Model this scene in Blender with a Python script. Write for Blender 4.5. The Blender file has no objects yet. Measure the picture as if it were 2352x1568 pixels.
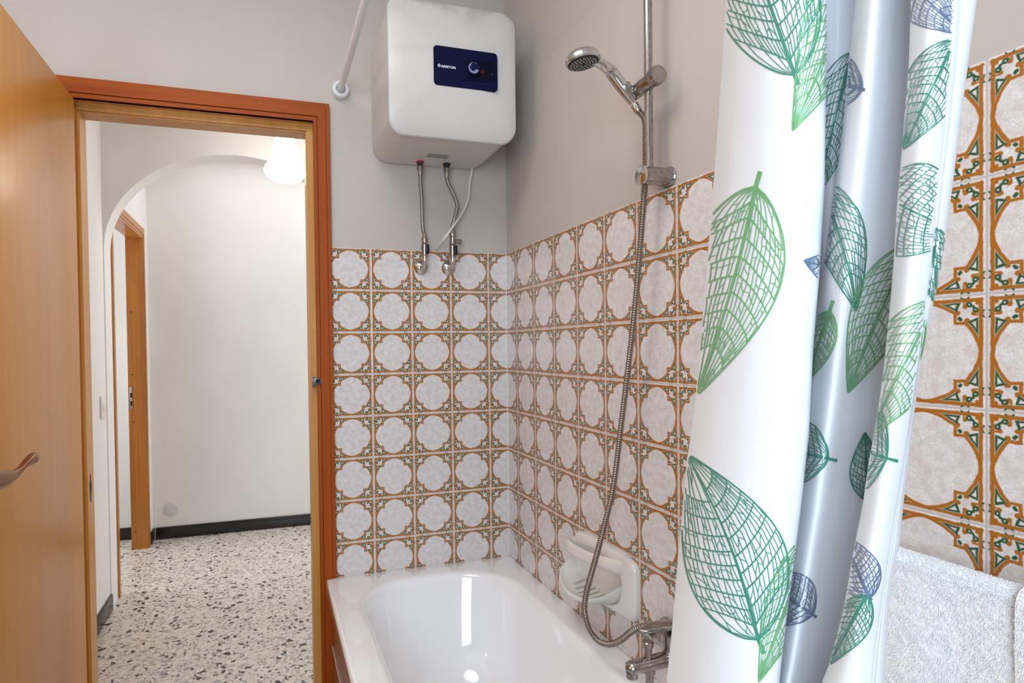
import bpy, bmesh, math, random
import numpy as np
from mathutils import Vector, Matrix

# ------------------------------------------------------------------ camera
W, H = 2352, 1568
FPX, PCX, PCY = 1360.625, 1033.462, 820.428
YAW, PITCH, ROLL = 0.298871, -0.0156733, -0.0130105
EYE = np.array([-0.89028, -2.12494, 1.33])
_F0 = np.array([math.sin(YAW), math.cos(YAW), 0.0]); _R0 = np.array([math.cos(YAW), -math.sin(YAW), 0.0]); _U0 = np.array([0, 0, 1.0])
CF = math.cos(PITCH) * _F0 + math.sin(PITCH) * _U0
_U1 = -math.sin(PITCH) * _F0 + math.cos(PITCH) * _U0
CR = math.cos(ROLL) * _R0 + math.sin(ROLL) * _U1
CU = -math.sin(ROLL) * _R0 + math.cos(ROLL) * _U1

scene = bpy.context.scene
COL = scene.collection
cd = bpy.data.cameras.new('camera')
cam = bpy.data.objects.new('camera', cd)
COL.objects.link(cam)
cd.sensor_fit = 'HORIZONTAL'; cd.sensor_width = 36.0
cd.lens = 36.0 * FPX / W
cd.shift_x = (W / 2 - PCX) / W
cd.shift_y = (PCY - H / 2) / W
cd.clip_start = 0.02
m = Matrix(((CR[0], CU[0], -CF[0], EYE[0]), (CR[1], CU[1], -CF[1], EYE[1]), (CR[2], CU[2], -CF[2], EYE[2]), (0, 0, 0, 1)))
cam.matrix_world = m
scene.camera = cam

# ------------------------------------------------------------------ exposure, world, lights
vs = scene.view_settings
vs.view_transform = 'Standard'; vs.look = 'None'; vs.gamma = 1.0; vs.use_curve_mapping = False
vs.exposure = 0.1
wd = bpy.data.worlds.new('world'); scene.world = wd; wd.use_nodes = True
wd.node_tree.nodes['Background'].inputs[0].default_value = (0.75, 0.85, 1.0, 1)
wd.node_tree.nodes['Background'].inputs[1].default_value = 0.35

def light(name, kind, loc, power, color, rot=None, **kw):
    ld = bpy.data.lights.new(name, kind)
    ld.energy = power; ld.color = color
    for k, v in kw.items(): setattr(ld, k, v)
    o = bpy.data.objects.new(name, ld); COL.objects.link(o); o.location = loc
    if rot: o.rotation_euler = rot
    return o
R_ = math.radians
# wall lamp on the left side of the bathroom (gives the heater and rail shadows)
light('bathroom_wall_lamp', 'POINT', (-2.85, -1.50, 2.04), 17, (1.0, 0.80, 0.63), shadow_soft_size=0.055)
# added overhead fill that lifts the bathroom shadows
light('bathroom_overhead_fill', 'AREA', (-1.0, -1.25, 2.74), 11, (1.0, 0.97, 0.95), shape='DISK', size=0.9)
# daylight through the bathroom window behind the photographer
light('window_daylight', 'AREA', (-1.55, -3.12, 1.65), 42, (0.66, 0.83, 1.0), rot=(R_(90), 0, 0), shape='RECTANGLE', size=1.1, size_y=1.2)
# fill added at the right end of the hall, standing in for daylight
light('hall_right_fill', 'AREA', (1.45, 1.5, 1.15), 32, (0.97, 0.97, 1.0), rot=(R_(90), 0, R_(90)), shape='RECTANGLE', size=1.6, size_y=1.9)
# soft fill added under the hall ceiling to brighten its walls
light('hall_overhead_fill', 'AREA', (-0.5, 0.7, 2.74), 6, (1.0, 0.97, 0.94), shape='RECTANGLE', size=1.4, size_y=0.8)
light('hall_end_overhead_fill', 'AREA', (-0.6, 1.95, 2.74), 8, (1.0, 0.98, 0.96), shape='RECTANGLE', size=1.6, size_y=0.7)  # second added fill, beyond the arch
# area light brightening the room behind the hall doorway
light('side_room_light', 'AREA', (-3.3, 1.9, 1.5), 26, (0.95, 0.97, 1.0), rot=(R_(90), 0, R_(-90)), shape='RECTANGLE', size=1.0, size_y=1.4)

# ------------------------------------------------------------------ picking points of the place from the survey
def ray(px, py): return CF + CR * (px - PCX) / FPX - CU * (py - PCY) / FPX
def onp(px, py, ax, val):
    d = ray(px, py); return EYE + d * ((val - EYE[ax]) / d[ax])
def PA(px, py, y=0.0): return onp(px, py, 1, y)      # on a plane parallel to the back wall
def PB(px, py, x=0.0): return onp(px, py, 0, x)      # on a plane parallel to the right wall

# ------------------------------------------------------------------ mesh helpers
class MB:
    def __init__(s): s.v = []; s.f = []; s.mi = []; s.uv = {}
    def add(s, v, f, mi=0):
        o = len(s.v); s.v += [tuple(map(float, p)) for p in v]
        for q in f: s.f.append(tuple(i + o for i in q)); s.mi.append(mi)
        return s
    def box(s, a, b, bevel=0.0, seg=2, mi=0):
        a, b = np.minimum(a, b), np.maximum(a, b)
        bm = bmesh.new(); bmesh.ops.create_cube(bm, size=1.0)
        for v in bm.verts: v.co = Vector([(a[i] + b[i]) / 2 + v.co[i] * (b[i] - a[i]) for i in range(3)])
        if bevel > 0: bmesh.ops.bevel(bm, geom=list(bm.edges), offset=bevel, segments=seg, affect='EDGES', profile=0.5)
        return s.bm(bm, mi)
    def bm(s, bm, mi=0):
        bm.verts.index_update(); bm.normal_update()
        s.add([v.co[:] for v in bm.verts], [[v.index for v in f.verts] for f in bm.faces], mi); bm.free(); return s
    def lathe(s, prof, org, axis, n=32, cap0=True, cap1=True, mi=0):
        """prof: list of (distance along the axis, radius)"""
        ax = Vector(axis).normalized(); u = ax.orthogonal().normalized(); w = ax.cross(u)
        org = Vector(org); vs_ = []; fs = []
        for (t, r) in prof:
            for k in range(n):
                an = 2 * math.pi * k / n
                vs_.append(org + ax * t + (u * math.cos(an) + w * math.sin(an)) * r)
        for i in range(len(prof) - 1):
            for k in range(n):
                fs.append((i * n + k, i * n + (k + 1) % n, (i + 1) * n + (k + 1) % n, (i + 1) * n + k))
        if cap0: fs.append(tuple(reversed(range(n))))
        if cap1: fs.append(tuple((len(prof) - 1) * n + k for k in range(n)))
        return s.add(vs_, fs, mi)
    def cyl(s, a, b, r, n=24, r1=None, ch=0.0, mi=0):
        a, b = Vector(a), Vector(b); L = (b - a).length; r1 = r if r1 is None else r1
        if ch: prof = [(0, r - ch), (ch * .3, r - ch * .3), (ch, r), (L - ch, r1), (L - ch * .3, r1 - ch * .3), (L, r1 - ch)]
        else: prof = [(0, r), (L, r1)]
        return s.lathe(prof, a, b - a, n, mi=mi)
    def tube(s, path, rad, n=12, cap=True, mi=0):
        P = [Vector(p) for p in path]; N = len(P)
        rs = rad if hasattr(rad, '__len__') else [rad] * N
        T = [(P[min(i + 1, N - 1)] - P[max(i - 1, 0)]).normalized() for i in range(N)]
        u = T[0].orthogonal().normalized(); vs_ = []; fs = []
        for i in range(N):
            u = (u - T[i] * u.dot(T[i])).normalized(); w = T[i].cross(u)
            for k in range(n):
                an = 2 * math.pi * k / n; vs_.append(P[i] + (u * math.cos(an) + w * math.sin(an)) * rs[i])
        for i in range(N - 1):
            for k in range(n): fs.append((i * n + k, i * n + (k + 1) % n, (i + 1) * n + (k + 1) % n, (i + 1) * n + k))
        if cap: fs.append(tuple(reversed(range(n)))); fs.append(tuple((N - 1) * n + k for k in range(n)))
        return s.add(vs_, fs, mi)
    def loft(s, rings, cap0=True, cap1=True, mi=0, close=True):
        n = len(rings[0]); vs_ = [p for r in rings for p in r]; fs = []
        for i in range(len(rings) - 1):
            for k in range(n if close else n - 1):
                fs.append((i * n + k, i * n + (k + 1) % n, (i + 1) * n + (k + 1) % n, (i + 1) * n + k))
        if cap0: fs.append(tuple(reversed(range(n))))
        if cap1: fs.append(tuple((len(rings) - 1) * n + k for k in range(n)))
        return s.add(vs_, fs, mi)
    def ball(s, c, r, sc=(1, 1, 1), n=20, mi=0):
        bm = bmesh.new(); bmesh.ops.create_uvsphere(bm, u_segments=n, v_segments=n // 2, radius=r)
        for v in bm.verts: v.co = Vector(c) + Vector([v.co[i] * sc[i] for i in range(3)])
        return s.bm(bm, mi)
    def build(s, name, mat, parent=None, sharp=32, recalc=True, uvfun=None):
        root = parent
        off = np.zeros(3)
        while root is not None:
            off = off + np.array(root.location); root = root.parent
        me = bpy.data.meshes.new(name)
        me.from_pydata([tuple(np.array(p) - off) for p in s.v], [], s.f)
        for mt in (mat if isinstance(mat, (list, tuple)) else [mat]): me.materials.append(mt)
        for p, k in zip(me.polygons, s.mi): p.material_index = k
        if recalc:
            bm = bmesh.new(); bm.from_mesh(me); bmesh.ops.recalc_face_normals(bm, faces=bm.faces); bm.to_mesh(me); bm.free()
        me.polygons.foreach_set('use_smooth', [True] * len(me.polygons))
        if sharp is not None: me.set_sharp_from_angle(angle=math.radians(sharp))
        if uvfun:
            ul = me.uv_layers.new(name='uv')
            for lp in me.loops:
                co = s.v[lp.vertex_index]; ul.data[lp.index].uv = uvfun(co)
        me.update()
        o = bpy.data.objects.new(name, me); COL.objects.link(o)
        if parent is not None: o.parent = parent
        return o

def tag(o, label, cat, group=None, kind=None):
    o['label'] = label; o['category'] = cat
    if group: o['group'] = group
    if kind: o['kind'] = kind
    return o
def thing(name, label, cat, loc=(0, 0, 0), group=None, kind=None):
    o = bpy.data.objects.new(name, None); COL.objects.link(o); o.location = [float(c) for c in loc]
    o.empty_display_size = 0.05
    return tag(o, label, cat, group, kind)
def spline(pts, n=12):
    P = [np.array(p, float) for p in pts]; P = [2 * P[0] - P[1]] + P + [2 * P[-1] - P[-2]]; out = []
    for i in range(1, len(P) - 2):
        for k in range(n):
            t = k / n; a, b, c, d = P[i - 1], P[i], P[i + 1], P[i + 2]
            out.append(0.5 * ((2 * b) + (c - a) * t + (2 * a - 5 * b + 4 * c - d) * t * t + (3 * b - a - 3 * c + d) * t ** 3))
    out.append(P[-2]); return out
def rrect(w, h, r, n=8):
    """rounded rectangle outline, centred, counter-clockwise"""
    r = min(r, w / 2 - 1e-5, h / 2 - 1e-5); out = []
    for cx, cy, a0 in ((w / 2 - r, h / 2 - r, 0), (-w / 2 + r, h / 2 - r, 90), (-w / 2 + r, -h / 2 + r, 180), (w / 2 - r, -h / 2 + r, 270)):
        for k in range(n + 1):
            a = math.radians(a0 + 90 * k / n); out.append((cx + r * math.cos(a), cy + r * math.sin(a)))
    return out

# ------------------------------------------------------------------ materials
def srgb(r, g, b):
    f = lambda c: (c / 255 / 12.92) if c / 255 <= 0.04045 else ((c / 255 + 0.055) / 1.055) ** 2.4
    return (f(r), f(g), f(b), 1.0)
class E:                                    # tiny expression layer over Math nodes
    T = None
    def __init__(s, x): s.x = x
    @staticmethod
    def m(op, *a):
        n = E.T.nodes.new('ShaderNodeMath'); n.operation = op
        for i, q in enumerate(a):
            q = q.x if isinstance(q, E) else q
            if isinstance(q, (int, float)): n.inputs[i].default_value = q
            else: E.T.links.new(q, n.inputs[i])
        return E(n.outputs[0])
    def __add__(s, o): return E.m('ADD', s, o)
    __radd__ = __add__
    def __sub__(s, o): return E.m('SUBTRACT', s, o)
    def __rsub__(s, o): return E.m('SUBTRACT', o, s)
    def __mul__(s, o): return E.m('MULTIPLY', s, o)
    __rmul__ = __mul__
    def abs(s): return E.m('ABSOLUTE', s)
    def min(s, o): return E.m('MINIMUM', s, o)
    def max(s, o): return E.m('MAXIMUM', s, o)
    def sqrt(s): return E.m('SQRT', s)
    def fract(s): return E.m('FRACT', s)
    def below(s, t, w=0.006):               # soft 1 where s < t
        return E.m('SUBTRACT', 1.0, s.above(t, w))
    def above(s, t, w=0.006):
        n = E.T.nodes.new('ShaderNodeMapRange'); n.interpolation_type = 'SMOOTHSTEP'
        E.T.links.new(s.x, n.inputs[0]); n.inputs[1].default_value = t - w; n.inputs[2].default_value = t + w
        return E(n.outputs[0])
def ln(x, y): return (x * x + y * y).sqrt()

def new_mat(name, color=(0.8, 0.8, 0.8, 1), rough=0.5, metal=0.0, coat=0.0, coat_rough=0.1, spec=0.5):
    mt = bpy.data.materials.new(name); mt.use_nodes = True
    b = mt.node_tree.nodes['Principled BSDF']
    b.inputs['Base Color'].default_value = color; b.inputs['Roughness'].default_value = rough
    b.inputs['Metallic'].default_value = metal; b.inputs['Coat Weight'].default_value = coat
    b.inputs['Coat Roughness'].default_value = coat_rough; b.inputs['Specular IOR Level'].default_value = spec
    return mt
def nd(mt, t, **kw):
    n = mt.node_tree.nodes.new(t)
    for k, v in kw.items():
        if k.startswith('i_'): n.inputs[k[2:]].default_value = v
        else: setattr(n, k, v)
    return n
def lk(mt, a, b): mt.node_tree.links.new(a, b)
def bsdf(mt): return mt.node_tree.nodes['Principled BSDF']
def coords(mt, scale=(1, 1, 1), kind='Object', rot=(0, 0, 0)):
    tc = nd(mt, 'ShaderNodeTexCoord'); mp = nd(mt, 'ShaderNodeMapping')
    mp.inputs['Scale'].default_value = scale; mp.inputs['Rotation'].default_value = rot
    lk(mt, tc.outputs[kind], mp.inputs[0]); return mp.outputs[0]
def ramp(mt, fac, stops, interp='LINEAR'):
    r = nd(mt, 'ShaderNodeValToRGB'); r.color_ramp.interpolation = interp
    el = r.color_ramp.elements
    while len(el) < len(stops): el.new(0.5)
    for e, (p, c) in zip(el, stops): e.position = p; e.color = c
    lk(mt, fac, r.inputs[0]); return r.outputs[0]
def mix(mt, fac, a, b, blend='MIX'):
    n = nd(mt, 'ShaderNodeMix', data_type='RGBA', blend_type=blend)
    for s, q in ((n.inputs[0], fac), (n.inputs[6], a), (n.inputs[7], b)):
        if isinstance(q, (tuple, list, float, int)): s.default_value = q
        else: lk(mt, q, s)
    return n.outputs[2]
def bump(mt, h, strength=0.1, dist=0.002, prev=None):
    b = nd(mt, 'ShaderNodeBump'); b.inputs['Strength'].default_value = strength; b.inputs['Distance'].default_value = dist
    lk(mt, h, b.inputs['Height']); lk(mt, b.outputs[0], bsdf(mt).inputs['Normal']); return b

def plaster(name, col):
    mt = new_mat(name, col, 0.62, spec=0.35)
    c = coords(mt)
    n1 = nd(mt, 'ShaderNodeTexNoise', i_Scale=160.0, i_Detail=4.0); lk(mt, c, n1.inputs[0])
    n2 = nd(mt, 'ShaderNodeTexNoise', i_Scale=2.2, i_Detail=3.0); lk(mt, c, n2.inputs[0])
    dark = tuple(x * 0.93 for x in col[:3]) + (1,)
    lk(mt, ramp(mt, n2.outputs[0], [(0.35, dark), (0.65, col)]), bsdf(mt).inputs['Base Color'])
    bump(mt, n1.outputs[0], 0.22, 0.003)
    return mt
M = {}
M['paint'] = plaster('bathroom_paint', srgb(198, 188, 180))
M['paint_hall'] = plaster('hall_paint', srgb(232, 230, 227))
M['white_ceiling'] = new_mat('ceiling_paint', srgb(236, 234, 230), 0.7)

def wood(name, c0, c1, c2, rough=0.3, coat=0.4, axis=2, coat_rough=0.12, grain=1.0):
    mt = new_mat(name, c1, rough, coat=coat, coat_rough=coat_rough)
    sc = [38 * grain, 38 * grain, 38 * grain]; sc[axis] = 1.6
    c = coords(mt, tuple(sc))
    n = nd(mt, 'ShaderNodeTexNoise', i_Scale=1.0, i_Detail=5.0, i_Roughness=0.6); lk(mt, c, n.inputs[0])
    sc2 = [6, 6, 6]; sc2[axis] = 0.5
    n2 = nd(mt, 'ShaderNodeTexNoise', i_Scale=1.0, i_Detail=3.0); lk(mt, coords(mt, tuple(sc2)), n2.inputs[0])
    f = nd(mt, 'ShaderNodeMath', operation='MULTIPLY_ADD'); f.inputs[1].default_value = 0.6
    lk(mt, n.outputs[0], f.inputs[0])
    g = nd(mt, 'ShaderNodeMath', operation='MULTIPLY'); g.inputs[1].default_value = 0.4; lk(mt, n2.outputs[0], g.inputs[0]); lk(mt, g.outputs[0], f.inputs[2])
    lk(mt, ramp(mt, f.outputs[0], [(0.33, c0), (0.5, c1), (0.67, c2)]), bsdf(mt).inputs['Base Color'])
    bump(mt, n.outputs[0], 0.05, 0.001)
    return mt
M['leaf_wood'] = wood('golden_veneer', srgb(206, 136, 40), srgb(210, 141, 46), srgb(215, 147, 52), rough=0.38, coat=0.28, coat_rough=0.2)
M['frame_wood'] = wood('red_brown_wood', srgb(140, 58, 0), srgb(156, 70, 0), srgb(168, 82, 4), rough=0.5, coat=0.0)
M['frame_wood_x'] = wood('red_brown_wood_across', srgb(140, 58, 0), srgb(156, 70, 0), srgb(168, 82, 4), rough=0.5, coat=0.0, axis=0)
def scratches(mt, axis):
    sc = [420, 420, 420]; sc[axis] = 26
    n = nd(mt, 'ShaderNodeTexNoise', i_Scale=1.0, i_Detail=2.0); lk(mt, coords(mt, tuple(sc)), n.inputs[0])
    m2 = nd(mt, 'ShaderNodeTexNoise', i_Scale=1.3, i_Detail=2.0); lk(mt, coords(mt, (5, 5, 5)), m2.inputs[0])
    E.T = mt.node_tree
    msk = E(n.outputs[0]).above(0.73, 0.02) * E(m2.outputs[0]).above(0.52, 0.08) * 0.7
    lnk = bsdf(mt).inputs['Base Color'].links[0].from_socket
    lk(mt, mix(mt, msk.x, lnk, srgb(222, 180, 146)), bsdf(mt).inputs['Base Color'])
scratches(M['frame_wood'], 2); scratches(M['frame_wood_x'], 0)
for k_ in ('frame_wood', 'frame_wood_x'): bsdf(M[k_]).inputs['Specular IOR Level'].default_value = 0.25
M['jamb_wood'] = wood('amber_jamb_wood', srgb(184, 124, 48), srgb(198, 138, 60), srgb(208, 150, 72), rough=0.38, coat=0.15)
M['hall_wood'] = wood('amber_hall_wood', srgb(160, 96, 26), srgb(178, 112, 36), srgb(196, 132, 56), rough=0.35, coat=0.3)
M['apron'] = wood('apron_brown', srgb(110, 66, 30), srgb(146, 92, 46), srgb(172, 116, 64), rough=0.25, coat=0.5, axis=1, grain=0.6)

def terrazzo():
    mt = new_mat('terrazzo', rough=0.28, spec=0.5)
    c = coords(mt)
    def vor(scale, feat, rnd=1.0):
        v = nd(mt, 'ShaderNodeTexVoronoi', feature=feat, i_Scale=scale, i_Randomness=rnd); lk(mt, c, v.inputs[0]); return v
    a1 = vor(80, 'F1'); a2 = vor(80, 'DISTANCE_TO_EDGE')
    b1 = vor(33, 'F1'); b2 = vor(33, 'DISTANCE_TO_EDGE')
    s1 = nd(mt, 'ShaderNodeSeparateColor'); lk(mt, a1.outputs['Color'], s1.inputs[0])
    s2 = nd(mt, 'ShaderNodeSeparateColor'); lk(mt, b1.outputs['Color'], s2.inputs[0])
    small = ramp(mt, s1.outputs[0], [(0.0, srgb(60, 54, 48)), (0.05, srgb(150, 148, 148)), (0.22, srgb(208, 200, 188)), (0.45, srgb(222, 214, 202)), (0.7, srgb(196, 190, 184)), (0.86, srgb(226, 220, 212))], 'CONSTANT')
    e1 = nd(mt, 'ShaderNodeMath', operation='LESS_THAN'); e1.inputs[1].default_value = 0.06; lk(mt, a2.outputs[0], e1.inputs[0])
    base = mix(mt, e1.outputs[0], small, srgb(206, 198, 188))
    big = ramp(mt, s2.outputs[1], [(0.0, srgb(52, 46, 40)), (0.3, srgb(78, 70, 62)), (0.42, srgb(160, 160, 162)), (0.75, srgb(184, 172, 156))], 'CONSTANT')
    isbig = nd(mt, 'ShaderNodeMath', operation='LESS_THAN'); isbig.inputs[1].default_value = 0.42; lk(mt, s2.outputs[0], isbig.inputs[0])
    n = nd(mt, 'ShaderNodeTexNoise', i_Scale=60.0); lk(mt, c, n.inputs[0])
    th = nd(mt, 'ShaderNodeMath', operation='MULTIPLY_ADD'); th.inputs[1].default_value = 0.35; th.inputs[2].default_value = 0.02; lk(mt, n.outputs[0], th.inputs[0])
    inn = nd(mt, 'ShaderNodeMath', operation='GREATER_THAN'); lk(mt, b2.outputs[0], inn.inputs[0]); lk(mt, th.outputs[0], inn.inputs[1])
    mm = nd(mt, 'ShaderNodeMath', operation='MULTIPLY'); lk(mt, isbig.outputs[0], mm.inputs[0]); lk(mt, inn.outputs[0], mm.inputs[1])
    col = mix(mt, mm.outputs[0], base, big)
    # 40 cm tile joints
    E.T = mt.node_tree
    tc = nd(mt, 'ShaderNodeSeparateXYZ'); lk(mt, c, tc.inputs[0])
    jx = ((E(tc.outputs[0]) * 2.5).fract() - 0.5).abs(); jy = ((E(tc.outputs[1]) * 2.5 + 0.3).fract() - 0.5).abs()
    j = jx.max(jy).above(0.4972, 0.0006) * 0.45
    col = mix(mt, j.x, col, srgb(140, 134, 126))
    lk(mt, col, bsdf(mt).inputs['Base Color'])
    return mt
M['terrazzo'] = terrazzo()

def tile_mat():
    """15 cm majolica tile: pale mottled field in a circle, ochre and green ornament in every corner"""
    mt = new_mat('majolica_tile', rough=0.14, spec=0.5)
    E.T = mt.node_tree
    tc = nd(mt, 'ShaderNodeTexCoord'); sp = nd(mt, 'ShaderNodeSeparateXYZ'); lk(mt, tc.outputs['UV'], sp.inputs[0])
    nz = nd(mt, 'ShaderNodeTexNoise', i_Scale=14.0, i_Detail=2.0); lk(mt, tc.outputs['UV'], nz.inputs[0])
    sn = nd(mt, 'ShaderNodeSeparateColor'); lk(mt, nz.outputs['Color'], sn.inputs[0])
    u = E(sp.outputs[0]); v = E(sp.outputs[1])
    a = (u.fract() - 0.5).abs(); b = (v.fract() - 0.5).abs()
    edge = a.max(b)
    wob = 0.02
    aw = a + (E(sn.outputs[0]) - 0.5) * wob; bw = b + (E(sn.outputs[1]) - 0.5) * wob
    mm = 0.5 - aw.min(bw); n = 0.5 - aw.max(bw)
    r = E.m('POWER', E.m('POWER', aw, 1.68) + E.m('POWER', bw, 1.68), 1 / 1.68)
    f = (r - 0.455).min(n - 0.043)                       # > 0 inside the corner ornament
    def seg(px, py, qx, qy):               # distance to a short stroke
        L2 = (qx - px) ** 2 + (qy - py) ** 2
        t = ((mm - px) * ((qx - px) / L2) + (n - py) * ((qy - py) / L2)).max(0.0).min(1.0)
        return ln(mm - px - t * (qx - px), n - py - t * (qy - py))
    inb = mm.below(0.242) * n.above(0.160)
    outl = f.abs().below(0.0165) * (1.0 - inb * (r - 0.455).below(0.03))
    brk = (mm - 0.243).abs().below(0.015) * n.above(0.160)
    finger = seg(0.162, 0.04, 0.164, 0.098).below(0.0205) * (1.0 - seg(0.162, 0.025, 0.164, 0.076).below(0.004, 0.003) * 0.6)
    hook = ln(mm - 0.222, n - 0.152).below(0.023)
    spike = seg(0.04, 0.04, 0.068, 0.068).below(0.019)
    ochre = outl.max(brk).max(finger).max(hook).max(spike)
    mk = mm - n * 0.35 - 0.178
    tri = mk.above(0.0) * f.above(0.019) * f.below(0.037).max(mk.below(0.024))
    blob = (ln(mm - 0.132, n - 0.082) - 0.016).abs().below(0.0095).max(seg(0.118, 0.09, 0.1, 0.1).below(0.0115))
    dot = ln(mm - 0.208, n - 0.2).below(0.0165)
    vx = (mm - 0.164).abs()
    tick = vx.below(0.036) * (n - 0.037 + vx * 0.55).abs().below(0.009) * (1.0 - finger)
    green = tri.max(blob).max(dot).max(tick)
    # field
    vo = nd(mt, 'ShaderNodeTexVoronoi', feature='DISTANCE_TO_EDGE', i_Scale=26.0); 
    wp = nd(mt, 'ShaderNodeVectorMath', operation='MULTIPLY_ADD'); lk(mt, nz.outputs['Color'], wp.inputs[0]); wp.inputs[1].default_value = (0.08, 0.08, 0); lk(mt, tc.outputs['UV'], wp.inputs[2])
    lk(mt, wp.outputs[0], vo.inputs[0])
    n2 = nd(mt, 'ShaderNodeTexNoise', i_Scale=9.0, i_Detail=3.0); lk(mt, tc.outputs['UV'], n2.inputs[0])
    field = ramp(mt, n2.outputs[0], [(0.38, srgb(214, 206, 203)), (0.5, srgb(222, 217, 215)), (0.64, srgb(228, 225, 225))])
    veins = E(vo.outputs[0]).below(0.05, 0.05) * 0.75
    field = mix(mt, veins.x, field, srgb(204, 193, 187))
    col = mix(mt, ochre.x, field, srgb(172, 105, 34))
    col = mix(mt, green.x, col, srgb(36, 88, 58))
    joint = edge.above(0.4915, 0.002)
    col = mix(mt, joint.x, col, srgb(190, 184, 181))
    lk(mt, col, bsdf(mt).inputs['Base Color'])
    rg = joint * 0.5 + 0.13; lk(mt, rg.x, bsdf(mt).inputs['Roughness'])
    hb = E(n2.outputs[0]) * 0.25 + ochre * 0.12 - edge.above(0.484, 0.012) * 0.9
    bump(mt, hb.x, 0.35, 0.0016)
    return mt
M['tile'] = tile_mat()

M['baseboard'] = new_mat('dark_stone_baseboard', srgb(34, 29, 26), 0.25)
M['sealant'] = new_mat('white_sealant', srgb(232, 230, 228), 0.5)
M['chrome'] = new_mat('chrome', (0.62, 0.60, 0.58, 1), 0.12, metal=1.0)
def worn_chrome():
    mt = new_mat('limescaled_chrome', (0.5, 0.47, 0.44, 1), 0.22, metal=1.0)
    n = nd(mt, 'ShaderNodeTexNoise', i_Scale=90.0, i_Detail=4.0); lk(mt, coords(mt), n.inputs[0])
    lk(mt, ramp(mt, n.outputs[0], [(0.4, (0.44, 0.41, 0.38, 1)), (0.62, (0.34, 0.30, 0.27, 1))]), bsdf(mt).inputs['Base Color'])
    lk(mt, ramp(mt, n.outputs[0], [(0.35, (0.13,) * 3 + (1,)), (0.65, (0.3,) * 3 + (1,))]), bsdf(mt).inputs['Roughness'])
    return mt
M['worn'] = worn_chrome()
M['steel_hose'] = new_mat('steel_hose', (0.30, 0.25, 0.21, 1), 0.26, metal=1.0)
M['braid'] = new_mat('braided_steel', (0.31, 0.29, 0.27, 1), 0.42, metal=1.0)
def braidbump(mt):
    w = nd(mt, 'ShaderNodeTexVoronoi', i_Scale=420.0); lk(mt, coords(mt), w.inputs[0]); bump(mt, w.outputs[0], 0.6, 0.001)
braidbump(M['braid'])
M['enamel'] = new_mat('bath_enamel', srgb(247, 246, 246), 0.07, coat=0.6, coat_rough=0.03)
M['ceramic'] = new_mat('white_ceramic', srgb(226, 221, 214), 0.1, coat=0.5, coat_rough=0.04)
M['heater_white'] = new_mat('heater_white', srgb(206, 203, 197), 0.38)
def dusty(mt):
    n = nd(mt, 'ShaderNodeTexNoise', i_Scale=9.0, i_Detail=5.0); c = coords(mt); lk(mt, c, n.inputs[0])
    sp = nd(mt, 'ShaderNodeSeparateXYZ'); lk(mt, c, sp.inputs[0])
    E.T = mt.node_tree
    d = E(sp.outputs[2]).above(0.375, 0.05) * E(n.outputs[0]).above(0.55, 0.12) * 0.5
    lk(mt, mix(mt, d.x, srgb(206, 203, 198), srgb(150, 142, 130)), bsdf(mt).inputs['Base Color'])
M['heater_front'] = new_mat('heater_front_white', srgb(206, 203, 198), 0.38); dusty(M['heater_front'])
M['navy'] = new_mat('navy_plastic', srgb(8, 13, 50), 0.5, spec=0.12)
M['navy_dark'] = new_mat('navy_recess', srgb(4, 7, 30), 0.5, spec=0.12)
M['dial'] = new_mat('dial_blue', srgb(12, 18, 60), 0.45, spec=0.2)
M['print_white'] = new_mat('white_print', srgb(225, 228, 235), 0.5)
M['print_grey'] = new_mat('grey_blue_print', srgb(130, 142, 168), 0.5)
M['lamp_red'] = new_mat('dull_red_indicator', srgb(64, 12, 12), 0.45, spec=0.2)
M['red'] = new_mat('red_collar', srgb(170, 28, 38), 0.4)
M['blue'] = new_mat('dark_blue_collar', srgb(24, 26, 52), 0.4)
M['black'] = new_mat('black_plastic', srgb(18, 17, 17), 0.35)
M['rubber'] = new_mat('dark_rubber', srgb(34, 33, 33), 0.6)
M['nozzle'] = new_mat('pale_nozzle', srgb(206, 198, 186), 0.5)
M['cable'] = new_mat('white_cable', srgb(222, 216, 208), 0.45)
M['white_plastic'] = new_mat('white_plastic', srgb(226, 226, 228), 0.35)
M['switch_plastic'] = new_mat('ivory_plastic', srgb(226, 223, 214), 0.4)
M['cap_plastic'] = new_mat('grey_white_plastic', srgb(206, 206, 204), 0.45)
M['brass'] = new_mat('bronze_handle', srgb(128, 80, 36), 0.2, metal=1.0)
M['steel'] = new_mat('strike_steel', (0.15, 0.14, 0.13, 1), 0.38, metal=1.0)
M['socket_brown'] = new_mat('brown_bakelite', srgb(108, 72, 56), 0.45)
M['hole'] = new_mat('dark_hole', srgb(14, 10, 8), 0.8)
def sticker():
    mt = new_mat('rating_sticker', srgb(150, 148, 144), 0.5)
    c = coords(mt, (1, 1, 1), 'Generated')
    w = nd(mt, 'ShaderNodeTexBrick', i_Scale=5.0); w.inputs['Color1'].default_value = srgb(70, 68, 66); w.inputs['Color2'].default_value = srgb(120, 118, 115); w.inputs['Mortar'].default_value = srgb(168, 166, 162); w.inputs['Mortar Size'].default_value = 0.06
    lk(mt, c, w.inputs[0]); lk(mt, w.outputs[0], bsdf(mt).inputs['Base Color']); return mt
M['sticker'] = sticker()
def glow(name, col, strength):
    mt = new_mat(name, col, 0.3)
    b = bsdf(mt); b.inputs['Emission Color'].default_value = col; b.inputs['Emission Strength'].default_value = strength; return mt
M['lamp_glass'] = glow('lit_opal_glass', (1.0, 0.95, 0.88, 1), 6.0)
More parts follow.
